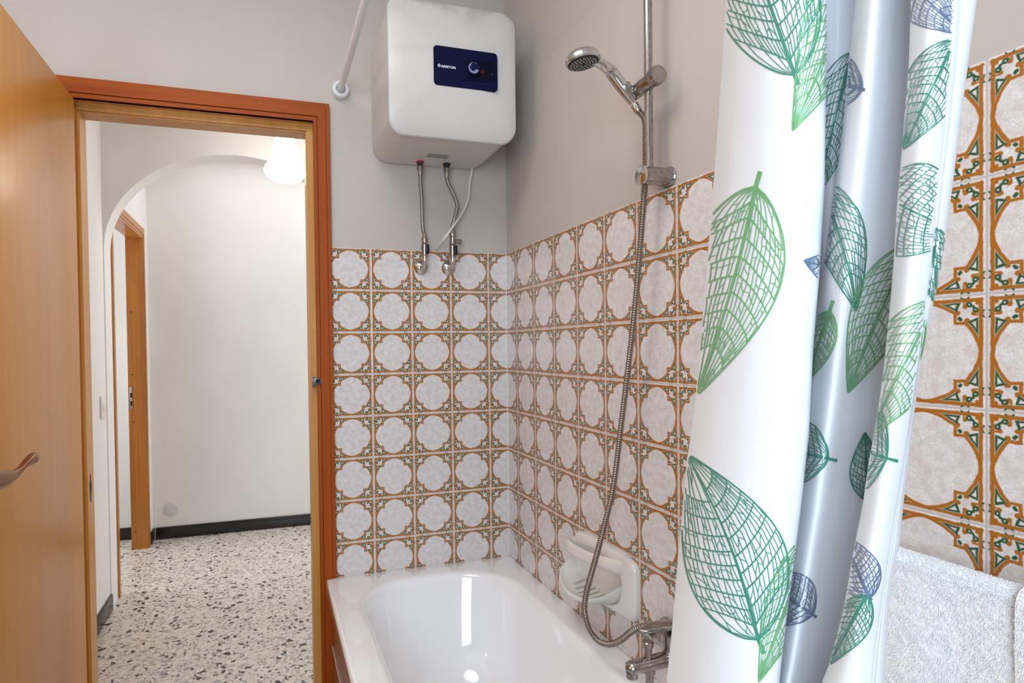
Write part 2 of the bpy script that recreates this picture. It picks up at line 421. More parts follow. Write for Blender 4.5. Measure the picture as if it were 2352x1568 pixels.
def cloth(name, col, rough, trans):
    mt = new_mat(name, col, rough, spec=0.5)
    b = bsdf(mt); out = mt.node_tree.nodes['Material Output']
    t = nd(mt, 'ShaderNodeBsdfTranslucent'); t.inputs[0].default_value = col
    mx = nd(mt, 'ShaderNodeMixShader'); mx.inputs[0].default_value = trans
    lk(mt, b.outputs[0], mx.inputs[1]); lk(mt, t.outputs[0], mx.inputs[2]); lk(mt, mx.outputs[0], out.inputs[0]); return mt
M['curtain'] = cloth('white_curtain_vinyl', srgb(240, 242, 245), 0.34, 0.08)
M['leaf_green'] = new_mat('print_light_green', srgb(112, 172, 112), 0.4)
M['leaf_teal'] = new_mat('print_teal_green', srgb(62, 138, 114), 0.4)
M['leaf_slate'] = new_mat('print_slate_blue', srgb(98, 118, 148), 0.4)
M['terry'] = new_mat('white_terry', srgb(253, 254, 255), 0.9, spec=0.2)

# ------------------------------------------------------------------ room shell
TOP = EYE[2] + 2.40396 * 0.15          # upper edge of the tiling
CEIL = 2.78
XL, YF = -3.2, -3.1                    # left wall and front wall (behind the photographer)
OX0, OX1, OZ = -1.453, -0.745, 2.10    # clear doorway
def wall_box(name, label, boxes, mat, bev=0):
    b = MB()
    for a, c in boxes: b.box(a, c, bev)
    o = b.build(name, mat); tag(o, label, 'wall', kind='structure'); return o

o = MB().box((-4.0, YF - .1, -0.12), (1.6, 3.4, 0.0)).build('floor', M['terrazzo']); tag(o, 'pale terrazzo floor with dark stone chips', 'floor', kind='structure')
o = MB().box((-4.0, YF - .1, CEIL), (1.6, 3.4, CEIL + .1)).build('ceiling', M['white_ceiling']); tag(o, 'plain white ceiling above both rooms', 'ceiling', kind='structure')
JY = 0.105
wall_back = wall_box('wall_back', 'white back wall with the doorway, tiled beside the bath', [((XL, 0, 0), (OX0 - .03, .1, CEIL)), ((OX1 + .03, 0, 0), (1.5, .1, CEIL)), ((OX0 - .03, 0, OZ + .03), (OX1 + .03, .1, CEIL))], M['paint'])
wall_right = wall_box('wall_right', 'right wall along the bath, ornate tiles below white plaster', [((0, YF, 0), (.1, -0.0005, CEIL))], M['paint'])
wall_box('wall_left', 'left bathroom wall behind the open door', [((XL - .1, YF, 0), (XL, .1, CEIL))], M['paint'])
wx0, wx1, wz0, wz1 = -2.1, -1.0, 1.05, 2.25
wall_box('wall_front', 'bathroom wall with window behind the viewpoint', [((XL - .1, YF - .1, 0), (wx0, YF, CEIL)), ((wx1, YF - .1, 0), (.1, YF, CEIL)), ((wx0, YF - .1, 0), (wx1, YF, wz0)), ((wx0, YF - .1, wz1), (wx1, YF, CEIL))], M['paint'])

def tiles(name, parent, P0, P1, uvf):
    b = MB().box(P0, P1); return b.build(name, M['tile'], parent, sharp=20, uvfun=uvf)
TT = 0.006
tiles('tile_cladding', wall_back, (-0.672, -TT, 0.0), (0.0, 0.0, TOP), lambda c: ((c[0] + 0.0809) / .15, (c[2] - TOP) / .15))
tiles('tile_cladding', wall_right, (-TT, YF, 0.0), (0.0, -TT, TOP), lambda c: ((c[1] + 0.1) / .15, (c[2] - TOP) / .15))

sl_ = MB().box((-.0082, -.0082, .525), (-TT + .0005, -TT + .0005, TOP), .0008).build('corner_sealant', M['sealant'], wall_right); sl_['label'] = 'white sealant bead in the tiled corner'
# hall
HX = -1.685; HY = 2.49; D2A, D2B = 1.51, 2.30; D2T = 2.095
wall_box('wall_hall_left', 'white hall wall on the left with a doorway near the corner', [((HX - .10, .1, 0), (HX, .22, CEIL)), ((HX - .10, .90, 0), (HX, D2A - .025, CEIL)), ((HX - .10, D2B + .025, 0), (HX, HY, CEIL)), ((HX - .10, D2A - .025, D2T + .03), (HX, D2B + .025, CEIL)), ((HX - .10, .22, 2.11), (HX, .90, CEIL))], M['paint_hall'])
wall_box('wall_hall_far', 'plain white far wall of the hall beyond the arch', [((HX - .10, HY, 0), (1.5, HY + .1, CEIL))], M['paint_hall'])
wall_box('wall_hall_right', 'right end wall of the hall out of view', [((1.5, 0, 0), (1.6, HY + .1, CEIL))], M['paint_hall'])
wall_box('wall_side_room', 'white wall of the room seen through the hall doorway', [((-4.0, 2.56, 0), (HX - .10, 2.66, CEIL)), ((-4.0, .1, 0), (-3.9, 2.66, CEIL)), ((-4.0, .1, 0), (HX - .10, .2, CEIL))], M['paint_hall'])
# arch
def arch():
    x0, x1, zs, zt, y0, y1 = -1.680, -0.38, 1.86, 2.39, 1.30, 1.43
    xc, hw = (x0 + x1) / 2, (x1 - x0) / 2
    pts = [(x0, 0.0), (x0, zs * .5)] + [(xc - hw * math.cos(t), zs + (zt - zs) * math.sin(t)) for t in np.linspace(0, math.pi, 49)] + [(x1, zs * .5), (x1, 0.0)]
    outer = []
    for (x, z) in pts:
        if z <= zs + 1e-6: outer.append((HX if x < xc else 1.5, z))
        else: outer.append((x, CEIL))
    outer[2] = (HX, zs); 
    b = MB(); n = len(pts)
    # front/back strips: side piers then spandrel above
    def quad(a, c, d, e): b.add([a, c, d, e], [(0, 1, 2, 3)])
    for i in range(n - 1):
        (xa, za), (xb, zb) = pts[i], pts[i + 1]
        for y in (y0, y1):
            if i < 2: quad((HX, y, za), (xa, y, za), (xb, y, zb), (HX, y, zb))
            elif i >= n - 3: quad((xa, y, za), (1.5, y, za), (1.5, y, zb), (xb, y, zb))
            else: quad((xa, y, za), (xb, y, zb), (xb, y, CEIL), (xa, y, CEIL))
        quad((xa, y0, za), (xa, y1, za), (xb, y1, zb), (xb, y0, zb))
    for y in (y0, y1):
        quad((HX, y, zs), (x0, y, zs), (x0, y, CEIL), (HX, y, CEIL)); quad((x1, y, zs), (1.5, y, zs), (1.5, y, CEIL), (x1, y, CEIL))
    bm = bmesh.new(); me = bpy.data.meshes.new('t'); me.from_pydata(b.v, [], b.f); bm.from_mesh(me); bmesh.ops.remove_doubles(bm, verts=bm.verts, dist=1e-5)
    b2 = MB().bm(bm); bpy.data.meshes.remove(me)
    o = b2.build('wall_arch', M['paint_hall'], sharp=40); tag(o, 'white wall with a rounded arch across the hall', 'arch', kind='structure')
arch()

# baseboards
def base(name, label, a, b): 
    o = MB().box(a, b, 0.003).build(name, M['baseboard']); tag(o, label, 'baseboard', kind='structure')
base('baseboard_left', 'black stone baseboard on the left hall wall', (HX, .956, 0), (HX + .012, 1.30, .085))
base('baseboard_far', 'black stone baseboard under the far hall wall', (HX + .02, HY - .013, 0), (1.5, HY, .085))
base('baseboard_corner', 'short black baseboard between hall doorway and corner', (HX, D2B + .075, 0), (HX + .012, HY, .085))
base('baseboard_side_room', 'black baseboard seen through the hall doorway', (-3.9, 2.548, 0), (HX - .15, 2.56, .085))

# ------------------------------------------------------------------ door frames
def uframe(b, x0, x1, zt, a0, a1, y0, y1, axis=0, topk=1.0, bev=0, base=0.0):
    """mitred U around an opening, offsets a0..a1 outwards, depth y0..y1; axis 0: opening in x, axis 1: opening in y"""
    def P(s, z, d): return (s, d, z) if axis == 0 else (d, s, z)
    L = [(x0 - a0, base), (x0 - a0, zt + a0 * topk), (x1 + a0, zt + a0 * topk), (x1 + a0, base)]
    O = [(x0 - a1, base), (x0 - a1, zt + a1 * topk), (x1 + a1, zt + a1 * topk), (x1 + a1, base)]
    for i in range(3):
        v = []
        for d in (y0, y1): v += [P(*L[i], d), P(*L[i + 1], d), P(*O[i + 1], d), P(*O[i], d)]
        b.add(v, [(0, 1, 2, 3), (7, 6, 5, 4), (0, 4, 5, 1), (1, 5, 6, 2), (2, 6, 7, 3), (3, 7, 4, 0)], 1 if i == 1 else 0)
t = thing('trim_1', 'red brown wooden frame around the bathroom doorway', 'door frame', ((OX0 + OX1) / 2, 0, 0), kind='structure')
b = MB()
for a0, a1, d in ((.0200, .0315, .0135), (.0330, .0610, .0175), (.0625, .0755, .0135)): uframe(b, OX0, OX1, OZ, a0, a1, -d - .006, 0.0, topk=1.13)
uframe(b, OX0, OX1, OZ, .0200, .0755, -.013, 0.0, topk=1.13)
arch_tr = b.build('architrave', [M['frame_wood'], M['frame_wood_x']], t, sharp=25)
b = MB(); uframe(b, OX0, OX1, OZ, 0.0, .0295, .022, .10); uframe(b, OX0, OX1, OZ, .0235, .0295, 0.0, .03)
uframe(b, OX0, OX1, OZ, -.0045, .0, .030, .10)
b.build('jamb', M['jamb_wood'], t, sharp=25)
b = MB(); uframe(b, OX0, OX1, OZ, .012, .07, .1, .115, topk=1.1); b.build('hall_architrave', M['jamb_wood'], t, sharp=25)
# strike keeper on the right jamb
c = PA(729, 875, -.02)
k = MB().box((c[0] - .012, -.0245, c[2] - .012), (c[0] + .014, -.012, c[2] + .012), .002).box((c[0] - .016, -.0245, c[2] - .022), (c[0] - .010, .012, c[2] + .014), .001)
kp = k.build('strike_plate', M['steel'], t); kp['label'] = 'dark steel latch keeper'
MB().box((c[0] - .006, -.0262, c[2] - .006), (c[0] + .008, -.024, c[2] + .007), .0008).build('keeper_slot', M['hole'], kp)
# dark gouge on the left jamb
g = np.array([OX0 + .0047, .055, 0.0]); z0 = onp(193, 1130, 0, OX0)[2]
b = MB(); rnd = random.Random(4)
for i in range(9):
    zz = z0 + .040 - i * .0098; w = .008 + .012 * math.sin(i * .40) ** 2; dx = .001 * math.sin(i * 1.9) - i * .0004
    b.box((OX0 + .004, .062 + dx - w / 2, zz - .0052), (OX0 + .0049, .062 + dx + w / 2, zz + .0052))
b.build('gouge', M['hole'], t)

t2 = thing('trim_2', 'amber wooden frame around the hall doorway beyond the arch', 'door frame', (HX, (D2A + D2B) / 2, 0), kind='structure')
b = MB()
for a0, a1, d in ((.012, .026, .006), (.028, .052, .008), (.054, .066, .006)): uframe(b, D2A, D2B, D2T, a0, a1, HX + d, HX, axis=1, topk=1.1)
b.build('architrave', M['hall_wood'], t2, sharp=25)
b = MB(); uframe(b, D2A, D2B, D2T, 0.0, .024, HX - .068, HX + .003, axis=1); uframe(b, D2A, D2B, D2T, .008, .024, HX - .102, HX - .068, axis=1)
b.build('jamb', M['hall_wood'], t2, sharp=25)
zc = 1.02
sp_ = MB().box((HX - .096, D2B + .0055, zc - .075), (HX - .074, D2B + .0085, zc + .075), .0008).build('strike_plate', M['chrome'], t2); sp_['label'] = 'steel lock strike plate'
for dz in (-.035, .02): MB().box((HX - .090, D2B + .004, zc + dz - .016), (HX - .079, D2B + .006, zc + dz + .016)).build('strike_slot', M['hole'], sp_)
for zz in (1.6, 1.18, .86, .12): MB().cyl((HX - .075, D2B + .009, zz), (HX - .075, D2B + .0065, zz), .004, 12).build('screw_hole', M['hole'], t2)
t3 = thing('trim_3', 'edge of an amber door frame on the left hall wall', 'door frame', (HX, .57, 0), kind='structure')
b = MB(); uframe(b, .22, .90, 2.11, .0, .055, HX + .012, HX, axis=1, topk=1.1); uframe(b, .22, .90, 2.11, -.012, .0, HX - .10, HX + .006, axis=1); b.build('architrave', M['hall_wood'], t3, sharp=25)
MB().box((HX - .09, .233, .005), (HX - .05, .887, 2.097), .002).build('door_leaf', M['hall_wood'], t3)

# ------------------------------------------------------------------ open bathroom door
LX = OX0 + .004
d1 = thing('door_1', 'open golden brown veneer door leaf at the left edge', 'door', (LX - .02, -.02, 0), kind='structure')
MB().box((LX - .04, -.835, .008), (LX, -.0205, 2.117), .0018).build('door_leaf', M['leaf_wood'], d1)
hz = onp(0, 1096, 0, LX + .055)[2]; hy = onp(0, 1096, 0, LX + .055)[1]
hx = LX + .055
hb = MB().box((LX, hy - .045, hz - .11), (LX + .006, hy - .003, hz + .075), .0025)
hp = hb.build('handle_plate', M['brass'], d1)
b = MB().cyl((LX + .004, hy - .02, hz), (LX + .05, hy - .02, hz), .009, 20)
ys = np.linspace(-.02, .185, 26); rings = []
for i, yy in enumerate(ys):
    q = i / 25.0
    zc_ = hz - .003 - .006 * math.sin(min(1, q * 1.4) * math.pi) + .0125 * max(0, q - .40) ** 1.2 * 1.9
    hh = .0185 * (1 - .30 * q) * (0.70 + .30 * math.cos(max(0, q - .12) * 6.6)) + .001; 
    if q > .93: hh *= math.sqrt(max(.05, 1 - ((q - .93) / .07) ** 2))
    wx = .006 + .006 * q
    if q > .93: wx *= math.sqrt(max(.05, 1 - ((q - .93) / .07) ** 2))
    tw = 1.25 * max(0, q - .35)
    ring = []
    for k_ in range(16):
        a = 2 * math.pi * k_ / 16; px_, pz_ = wx * math.cos(a), hh * math.sin(a)
        ring.append((hx + px_ * math.cos(tw) - pz_ * math.sin(tw), hy + yy, zc_ + px_ * math.sin(tw) + pz_ * math.cos(tw)))
    rings.append(ring)
b.loft(rings)
dh = b.build('door_handle', M['brass'], d1, sharp=50); dh['label'] = 'shiny bronze lever handle'

# ------------------------------------------------------------------ hall fittings
lx, ly = -0.787, 1.0
lt = thing('ceiling_lamp', 'lit opal glass lamp hanging in the hall under the door header', 'lamp', (lx, ly, 2.18))
MB().cyl((lx, ly, 2.47), (lx, ly, CEIL), .008, 12).lathe([(0, .045), (.012, .05), (.03, .03)], (lx, ly, CEIL - .001), (0, 0, -1), 24).build('stem', M['socket_brown'], lt)
MB().lathe([(0, .030), (.004, .036), (.05, .038), (.06, .02)], (lx, ly, 2.405), (0, 0, 1), 28).build('lamp_holder', M['socket_brown'], lt)
prof = [(0.0, .004), (.002, .03), (.008, .058), (.02, .083), (.04, .101), (.06, .106), (.078, .1), (.094, .086), (.106, .068), (.116, .0595), (.13, .057), (.19, .056), (.212, .053), (.226, .045), (.232, .034)]
MB().lathe(prof, (lx, ly, 2.18), (0, 0, 1), 48, cap1=False).build('lamp_shade', M['lamp_glass'], lt, sharp=60)

c = onp(233, 935, 0, HX)
s1 = thing('light_switch', 'ivory light switch plate on the left hall wall', 'light switch', c)
yc_, zc_ = 1.215, c[2]
MB().box((HX, yc_ - .04, zc_ - .055), (HX + .009, yc_ + .04, zc_ + .055), .003).build('plate', M['switch_plastic'], s1)
for k_ in (-1, 1): MB().box((HX + .008, yc_ + k_ * .013 - .011, zc_ - .022), (HX + .0125, yc_ + k_ * .013 + .011, zc_ + .022), .0015).build('rocker', M['switch_plastic'], s1)
c = PA(393, 1168, HY)
s2 = thing('blank_cover', 'round blank cover plate low on the far hall wall', 'cover plate', c)
MB().lathe([(0, .050), (.003, .050), (.005, .047), (.006, .03)], (c[0], HY, c[2]), (0, -1, 0), 36).build('disc', M['cap_plastic'], s2)
for k_ in (-1, 1): MB().cyl((c[0] + k_ * .034, HY - .005, c[2]), (c[0] + k_ * .034, HY - .0068, c[2]), .003, 10).build('screw', M['steel'], s2)

# ------------------------------------------------------------------ bathtub
RZ = 0.524
tub = thing('bathtub', 'white enamel bathtub along the right wall under the tiles', 'bathtub', (-.35, -.85, 0))
TX0, TX1, TY0, TY1 = -.706, -.0065, -1.70, -.0065
def tubring(x0, x1, y0, y1, r, z, n=14):
    pts = rrect(x1 - x0, y1 - y0, r, n); return [((x0 + x1) / 2 + p[0], (y0 + y1) / 2 + p[1], z) for p in pts]
rings = [tubring(TX0 + .004, TX1 - .001, TY0, TY1 - .001, .006, RZ - .05), tubring(TX0, TX1, TY0, TY1, .008, RZ - .045),
         tubring(TX0, TX1, TY0, TY1, .008, RZ - .010), tubring(TX0 + .0015, TX1, TY0, TY1, .008, RZ - .004), tubring(TX0 + .005, TX1 - .001, TY0 + .003, TY1 - .001, .008, RZ - .0008), tubring(TX0 + .011, TX1 - .003, TY0 + .006, TY1 - .003, .008, RZ)]
ix0, ix1, iy0, iy1, ir = -.612, -.088, -1.58, -.105, .20
NB = 22
# lip and basin profile: (inset towards the centre, depth)
for ins, dz in ((-.022, 0.0), (-.014, -.0006), (-.007, -.003), (0.0, -.009), (.004, -.018), (.010, -.045), (.018, -.09), (.028, -.15), (.040, -.22), (.054, -.28), (.072, -.325), (.098, -.358), (.13, -.375), (.18, -.382)):
    hd = 1.0 + 1.5 * min(1, max(0, -dz / .38))          # the head end slopes more
    rings.append(tubring(ix0 + ins, ix1 - ins, iy0 + ins, iy1 - ins * hd, max(.06, ir - ins * .35), RZ + dz, 14))
b = MB().loft(rings, cap0=False, cap1=True)
b.build('shell', M['enamel'], tub, sharp=45)
b = MB().box((-.69, -1.695, 0.0), (-.668, -.0065, RZ - .012), .002)
ap = b.build('apron_panel', M['apron'], tub); ap['label'] = 'brown panelled bath front'
MB().box((-.6915, -1.69, .285), (-.6895, -.007, .2885)).box((-.6915, -1.69, .13), (-.6895, -.007, .1335)).build('apron_joint', M['nozzle'], ap)
MB().lathe([(0, .03), (.004, .028), (.006, .01)], (-.35, -1.36, RZ - .3822), (0, 0, 1), 28).build('drain', M['chrome'], tub)

# ------------------------------------------------------------------ soap dish
def soap_dish():
    y0, y1, z0, z1 = -.850, -.538, .622, .787
    s = thing('soap_dish', 'white ceramic soap dish with grab bar set in the wall tiles', 'soap dish', (-TT, (y0 + y1) / 2, z0))
    yc, zc = (y0 + y1) / 2, (z0 + z1) / 2; w, h = y1 - y0, z1 - z0
    yb, hw, zm = yc + .022, .122, zc + .004
    zb0, zt0 = z0 + .007, z1 - .026                        # lens shaped opening, lower and upper edge
    NT = 96
    def lens(k, hx):
        out = []
        for i in range(NT):
            th = 2 * math.pi * i / NT; a = abs(math.sin(th)); zz = zm + ((zt0 if math.sin(th) > 0 else zb0) - zm) * a ** .75 * k
            out.append((-TT - hx, yb + hw * math.cos(th) * k, zz))
        return out
    def rect(sw, sh, r, hx):
        # same polar sampling as the opening so that the two rings loft cleanly
        out = []
        for i in range(NT):
            th = 2 * math.pi * i / NT; c_, s_ = math.cos(th), math.sin(th); q = 7.0
            rr = (abs(c_) ** q + abs(s_) ** q) ** (-1 / q); out.append((-TT - hx, yc + sw / 2 * rr * c_ if abs(c_) > 1e-9 else yc, zc + sh / 2 * rr * s_))
        return out
    MB().loft([rect(w, h, .01, 0), rect(w, h, .01, .008), rect(w - .004, h - .004, .01, .0125), rect(w - .014, h - .014, .01, .0165), lens(1.10, .021), lens(1.02, .020), lens(1.0, .016)], cap0=False, cap1=False).build('plate', M['ceramic'], s, sharp=70)
    # bowl: a section swept along the dish
    sec = []
    n = 41
    for i in range(n):
        c_ = math.cos(math.pi * i / (n - 1)); a = max(0.0, math.sin(math.pi * i / (n - 1))); al = a ** .75; y_ = yb + hw * c_
        def P(hx, zz): return (-TT - (.016 + (hx - .016) * min(1, a ** .62)), y_, zm + (zz - zm) * al)
        pts = [P(.016, zb0), P(.046, zb0 + .001), P(.078, zb0 + .006), P(.098, zb0 + .013), P(.105, zb0 + .021), P(.104, zb0 + .0265), P(.099, zb0 + .027), P(.084, zb0 + .021), P(.050, zb0 + .018), P(.020, zb0 + .016), P(.008, zb0 + .018), P(.003, zb0 + .028), P(.0012, zb0 + .05), P(.002, zt0 - .03), P(.009, zt0 - .008), P(.016, zt0)]
        sec.append(spline(pts, 4))
    b = MB().loft(sec, cap0=False, cap1=False, close=False)
    tr = b.build('bowl', M['ceramic'], s, sharp=75)
    for i in range(7):
        yy = yb + .072 - i * .024
        a = math.sqrt(max(.05, 1 - ((yy - yb) / hw) ** 2))
        z_ = zm + (zb0 + .0165 - zm) * a ** .75
        p = [(-TT - (.004 + .078 * a * t_), yy - .026 * t_, z_ + .003 + .0045 * t_ * t_ * a) for t_ in np.linspace(0, 1, 8)]
        MB().tube(p, [.001] + [.0036] * 6 + [.001], 10).build('rib', M['ceramic'], tr)
    # broad grab bar arching in front of the opening
    zb = z1 - .040
    cl = spline([(-TT - .012, y1 - .006, zb - .010), (-TT - .030, y1 - .010, zb - .004), (-TT - .050, y1 - .034, zb + .002), (-TT - .056, y1 - .09, zb + .003), (-TT - .052, yc + .0, zb + .004), (-TT - .040, yc - .045, zb + .006), (-TT - .024, y0 + .075, zb + .006), (-TT - .010, y0 + .045, zb + .004), (-TT - .004, y0 + .03, zb + .002)], 8)
    rg = []
    for i, p in enumerate(cl):
        q = i / (len(cl) - 1); hgt = .0165 + .010 * abs(2 * q - .9) ** 2.5 * (1 if q < .75 else max(.0, 1 - (q - .75) * 3)); th = .0085 + .003 * abs(2 * q - 1) ** 2
        tg = np.array(cl[min(i + 1, len(cl) - 1)]) - np.array(cl[max(i - 1, 0)]); tg /= np.linalg.norm(tg); nn = np.cross(tg, [0, 0, 1.0]); nn /= np.linalg.norm(nn)
        rg.append([np.array(p) + nn * th * math.cos(a) + np.array([0, 0, 1.0]) * hgt * math.sin(a) for a in np.linspace(0, 2 * math.pi, 20, endpoint=False)])
    MB().loft(rg).build('grab_bar', M['ceramic'], s, sharp=70)
soap_dish()

# ------------------------------------------------------------------ water heater
def heater():
    x0, x1, z0, z1 = -.520, -.097, 1.998, 2.425
    cx_, cz_ = (x0 + x1) / 2, (z0 + z1) / 2; w, h = x1 - x0, z1 - z0
    t = thing('water_heater', 'white boxy electric water heater on the back wall', 'water heater', (cx_, -.01, z0))
    def ring(sw, sh, r, y, dx=0, dz=0, bul=0.0, n=10):
        out = []
        for p in rrect(sw, sh, r, n):
            q = 1 - (p[1] / (sh / 2)) ** 2; out.append((cx_ + dx + p[0], y - bul * q, cz_ + dz + p[1]))
        return out
    MB().loft([ring(w - .012, h - .010, .055, -.0005), ring(w - .004, h - .004, .06, -.004), ring(w - .002, h - .002, .06, -.024), ring(w - .010, h - .008, .058, -.0265)]).build('back_plate', M['heater_white'], t, sharp=40)
    body = [ring(w - .010, h - .008, .058, -.026), ring(w, h, .06, -.028), ring(w + .002, h + .002, .06, -.10), ring(w, h, .058, -.20), ring(w - .006, h - .006, .052, -.27, bul=.010), ring(w - .010, h - .010, .05, -.295, bul=.018)]
    MB().loft(body).build('casing', M['heater_white'], t, sharp=40)
    B0 = .032
    fr = [ring(w - .006, h - .006, .05, -.292, bul=B0 - .008), ring(w + .002, h + .002, .05, -.297, bul=B0 - .004), ring(w + .002, h + .002, .05, -.304, bul=B0), ring(w - .003, h - .003, .05, -.3085, bul=B0), ring(w - .012, h - .012, .046, -.311, bul=B0), ring(w - .04, h - .04, .036, -.3125, bul=B0 * .95), ring(w - .16, h - .16, .02, -.3135, bul=B0 * .64), ring(w - .32, h - .32, .02, -.314, bul=B0 * .085)]
    # keep one smooth bulge: recompute depth of the inner rings from the same curve
    def fy(z): return -.313 - B0 * (1 - ((z - cz_) / (h / 2)) ** 2)
    fr = fr[:5]
    for s_ in (.04, .10, .18, .26, .34, .40):
        fr.append([(p[0], fy(p[2]), p[2]) for p in ring(w - s_, h - s_, max(.01, .046 - s_ * .1), 0)])
    MB().loft(fr).build('front_cover', M['heater_front'], t, sharp=28)
    # control panel follows the bulge
    pc = PA(1069, 160, -.338); pw, ph = .212, .122
    def patch(b, sw, sh, r, dx, dz, off0, off1, mi=0, n=8):
        rg = []
        for o_, k in ((off0, 0), (off1, 0), (off1 + .0008, -.0016)):
            rg.append([(pc[0] + dx + p[0], fy(pc[2] + dz + p[1]) - o_, pc[2] + dz + p[1]) for p in rrect(sw + k, sh + k, r, n)])
        return b.loft(rg, mi=mi)
    pn = patch(MB(), pw, ph, .012, 0, 0, -.004, .002).build('control_panel', M['navy'], t, sharp=30)
    # recessed window: dark insert with raised rim
    rc = (pc[0] + .042, pc[2] - .001)
    patch(MB(), .104, .066, .02, .047, -.001, .0, .0031).build('recess_rim', M['navy'], pn)
    patch(MB(), .099, .061, .018, .047, -.001, .0, .0036).build('recess', M['navy_dark'], pn)
    dc = (pc[0] + .021, fy(pc[2]) - .004, pc[2] - .001)
    dl = MB().lathe([(0, .0215), (.006, .021), (.009, .0195), (.0095, .015)], dc, (0, -1, 0), 36).build('dial', M['dial'], pn)
    b = MB()
    def arc(a0, a1, r0, r1, n=24):
        v = []; f = []
        for i in range(n + 1):
            a = R_(a0 + (a1 - a0) * i / n)
            for r in (r0, r1(i / n) if callable(r1) else r1):
                for y_ in (0, -.0009): v.append((dc[0] + r * math.cos(a), dc[1] - .0096 + y_, dc[2] + r * math.sin(a)))
        for i in range(n):
            o_ = i * 4; f += [(o_ + 1, o_ + 5, o_ + 7, o_ + 3), (o_, o_ + 1, o_ + 5, o_ + 4), (o_ + 2, o_ + 3, o_ + 7, o_ + 6)]
        b.add(v, f)
    arc(100, 340, .0175, lambda q: .0160 - .0085 * q)
    b.cyl((dc[0] - .010, dc[1] - .0094, dc[2] + .008), (dc[0] - .010, dc[1] - .0104, dc[2] + .008), .0018, 10).cyl((dc[0] + .005, dc[1] - .0094, dc[2] + .0155), (dc[0] + .005, dc[1] - .0104, dc[2] + .0155), .0014, 10)
    b.build('dial_scale', M['print_grey'], dl)
    ic = (pc[0] + .053, fy(pc[2]) - .004, pc[2] - .006)
    MB().lathe([(0, .0075), (.003, .007), (.0045, .004)], ic, (0, -1, 0), 20).build('indicator_lamp', M['lamp_red'], pn)
    MB().cyl((pc[0] + .086, fy(pc[2]) - .004, pc[2] - .010), (pc[0] + .086, fy(pc[2]) - .0052, pc[2] - .010), .0022, 10).build('panel_screw', M['steel'], pn)
    # lettering
    fc = bpy.data.curves.new('lettering', 'FONT'); fc.body = 'ARISTON'; fc.size = .0125; fc.extrude = .0004; fc.align_x = 'LEFT'; fc.align_y = 'CENTER'; fc.offset = .0003; fc.space_character = 1.02
    tmp = bpy.data.objects.new('tmp', fc); COL.objects.link(tmp)
    bpy.context.view_layer.update()
    me = bpy.data.meshes.new_from_object(tmp.evaluated_get(bpy.context.evaluated_depsgraph_get())); bpy.data.objects.remove(tmp)
    b = MB(); lx0, lz0 = pc[0] - .083, pc[2] - .004
    xs = [v.co.x for v in me.vertices]; k = .0475 / (max(xs) - min(xs))
    b.add([(lx0 + v.co.x * k, fy(lz0) - .0031 - v.co.z, lz0 + v.co.y * k * .92) for v in me.vertices], [tuple(p.vertices) for p in me.polygons])
    # emblem: a small flame house before the word
    ex, ez = lx0 - .0065, lz0 + .0012
    for (r0, r1) in ((.0035, .0048), (.0012, .0024)):
        v = []; f = []; n = 24
        for i in range(n):
            a = 2 * math.pi * i / n; sx = math.sin(a); cz2 = math.cos(a)
            for r in (r0, r1):
                q = 1 + .28 * max(0, cz2) ** 4; v.append((ex + r * sx, fy(ez) - .0034, ez + r * cz2 * q))
        for i in range(n): f.append((2 * i, 2 * i + 1, (2 * i + 3) % (2 * n), (2 * i + 2) % (2 * n)))
        b.add(v, f)
    bpy.data.meshes.remove(me)
    b.build('lettering', M['print_white'], pn, recalc=False)
    # bottom: rating sticker and the two pipe collars
    sc = onp(1006, 358, 2, z0 - .001)
    MB().box((sc[0] - .036, sc[1] - .020, z0 - .0016), (sc[0] + .036, sc[1] + .020, z0 - .0003), .0003).build('rating_label', M['sticker'], t)
    cols = []
    for (px, py, nm, lab) in ((965, 378, 'red', 'red hot outlet collar'), (1026, 384, 'blue', 'dark blue cold inlet collar')):
        q = onp(px, py, 1, -.062)
        x = q[0]
        b = MB().lathe([(0, .0135), (.002, .0145), (.005, .0145), (.007, .0125)], (x, -.062, z0 + .001), (0, 0, -1), 24)
        o = b.build('pipe_collar', M[nm], t); o['label'] = lab
        MB().cyl((x, -.062, z0 - .004), (x, -.062, z0 - .020), .0105, 20).build('pipe_stub', M['rubber'], t)
        cols.append((x, -.062, z0 - .016))
    return cols
cols = heater()

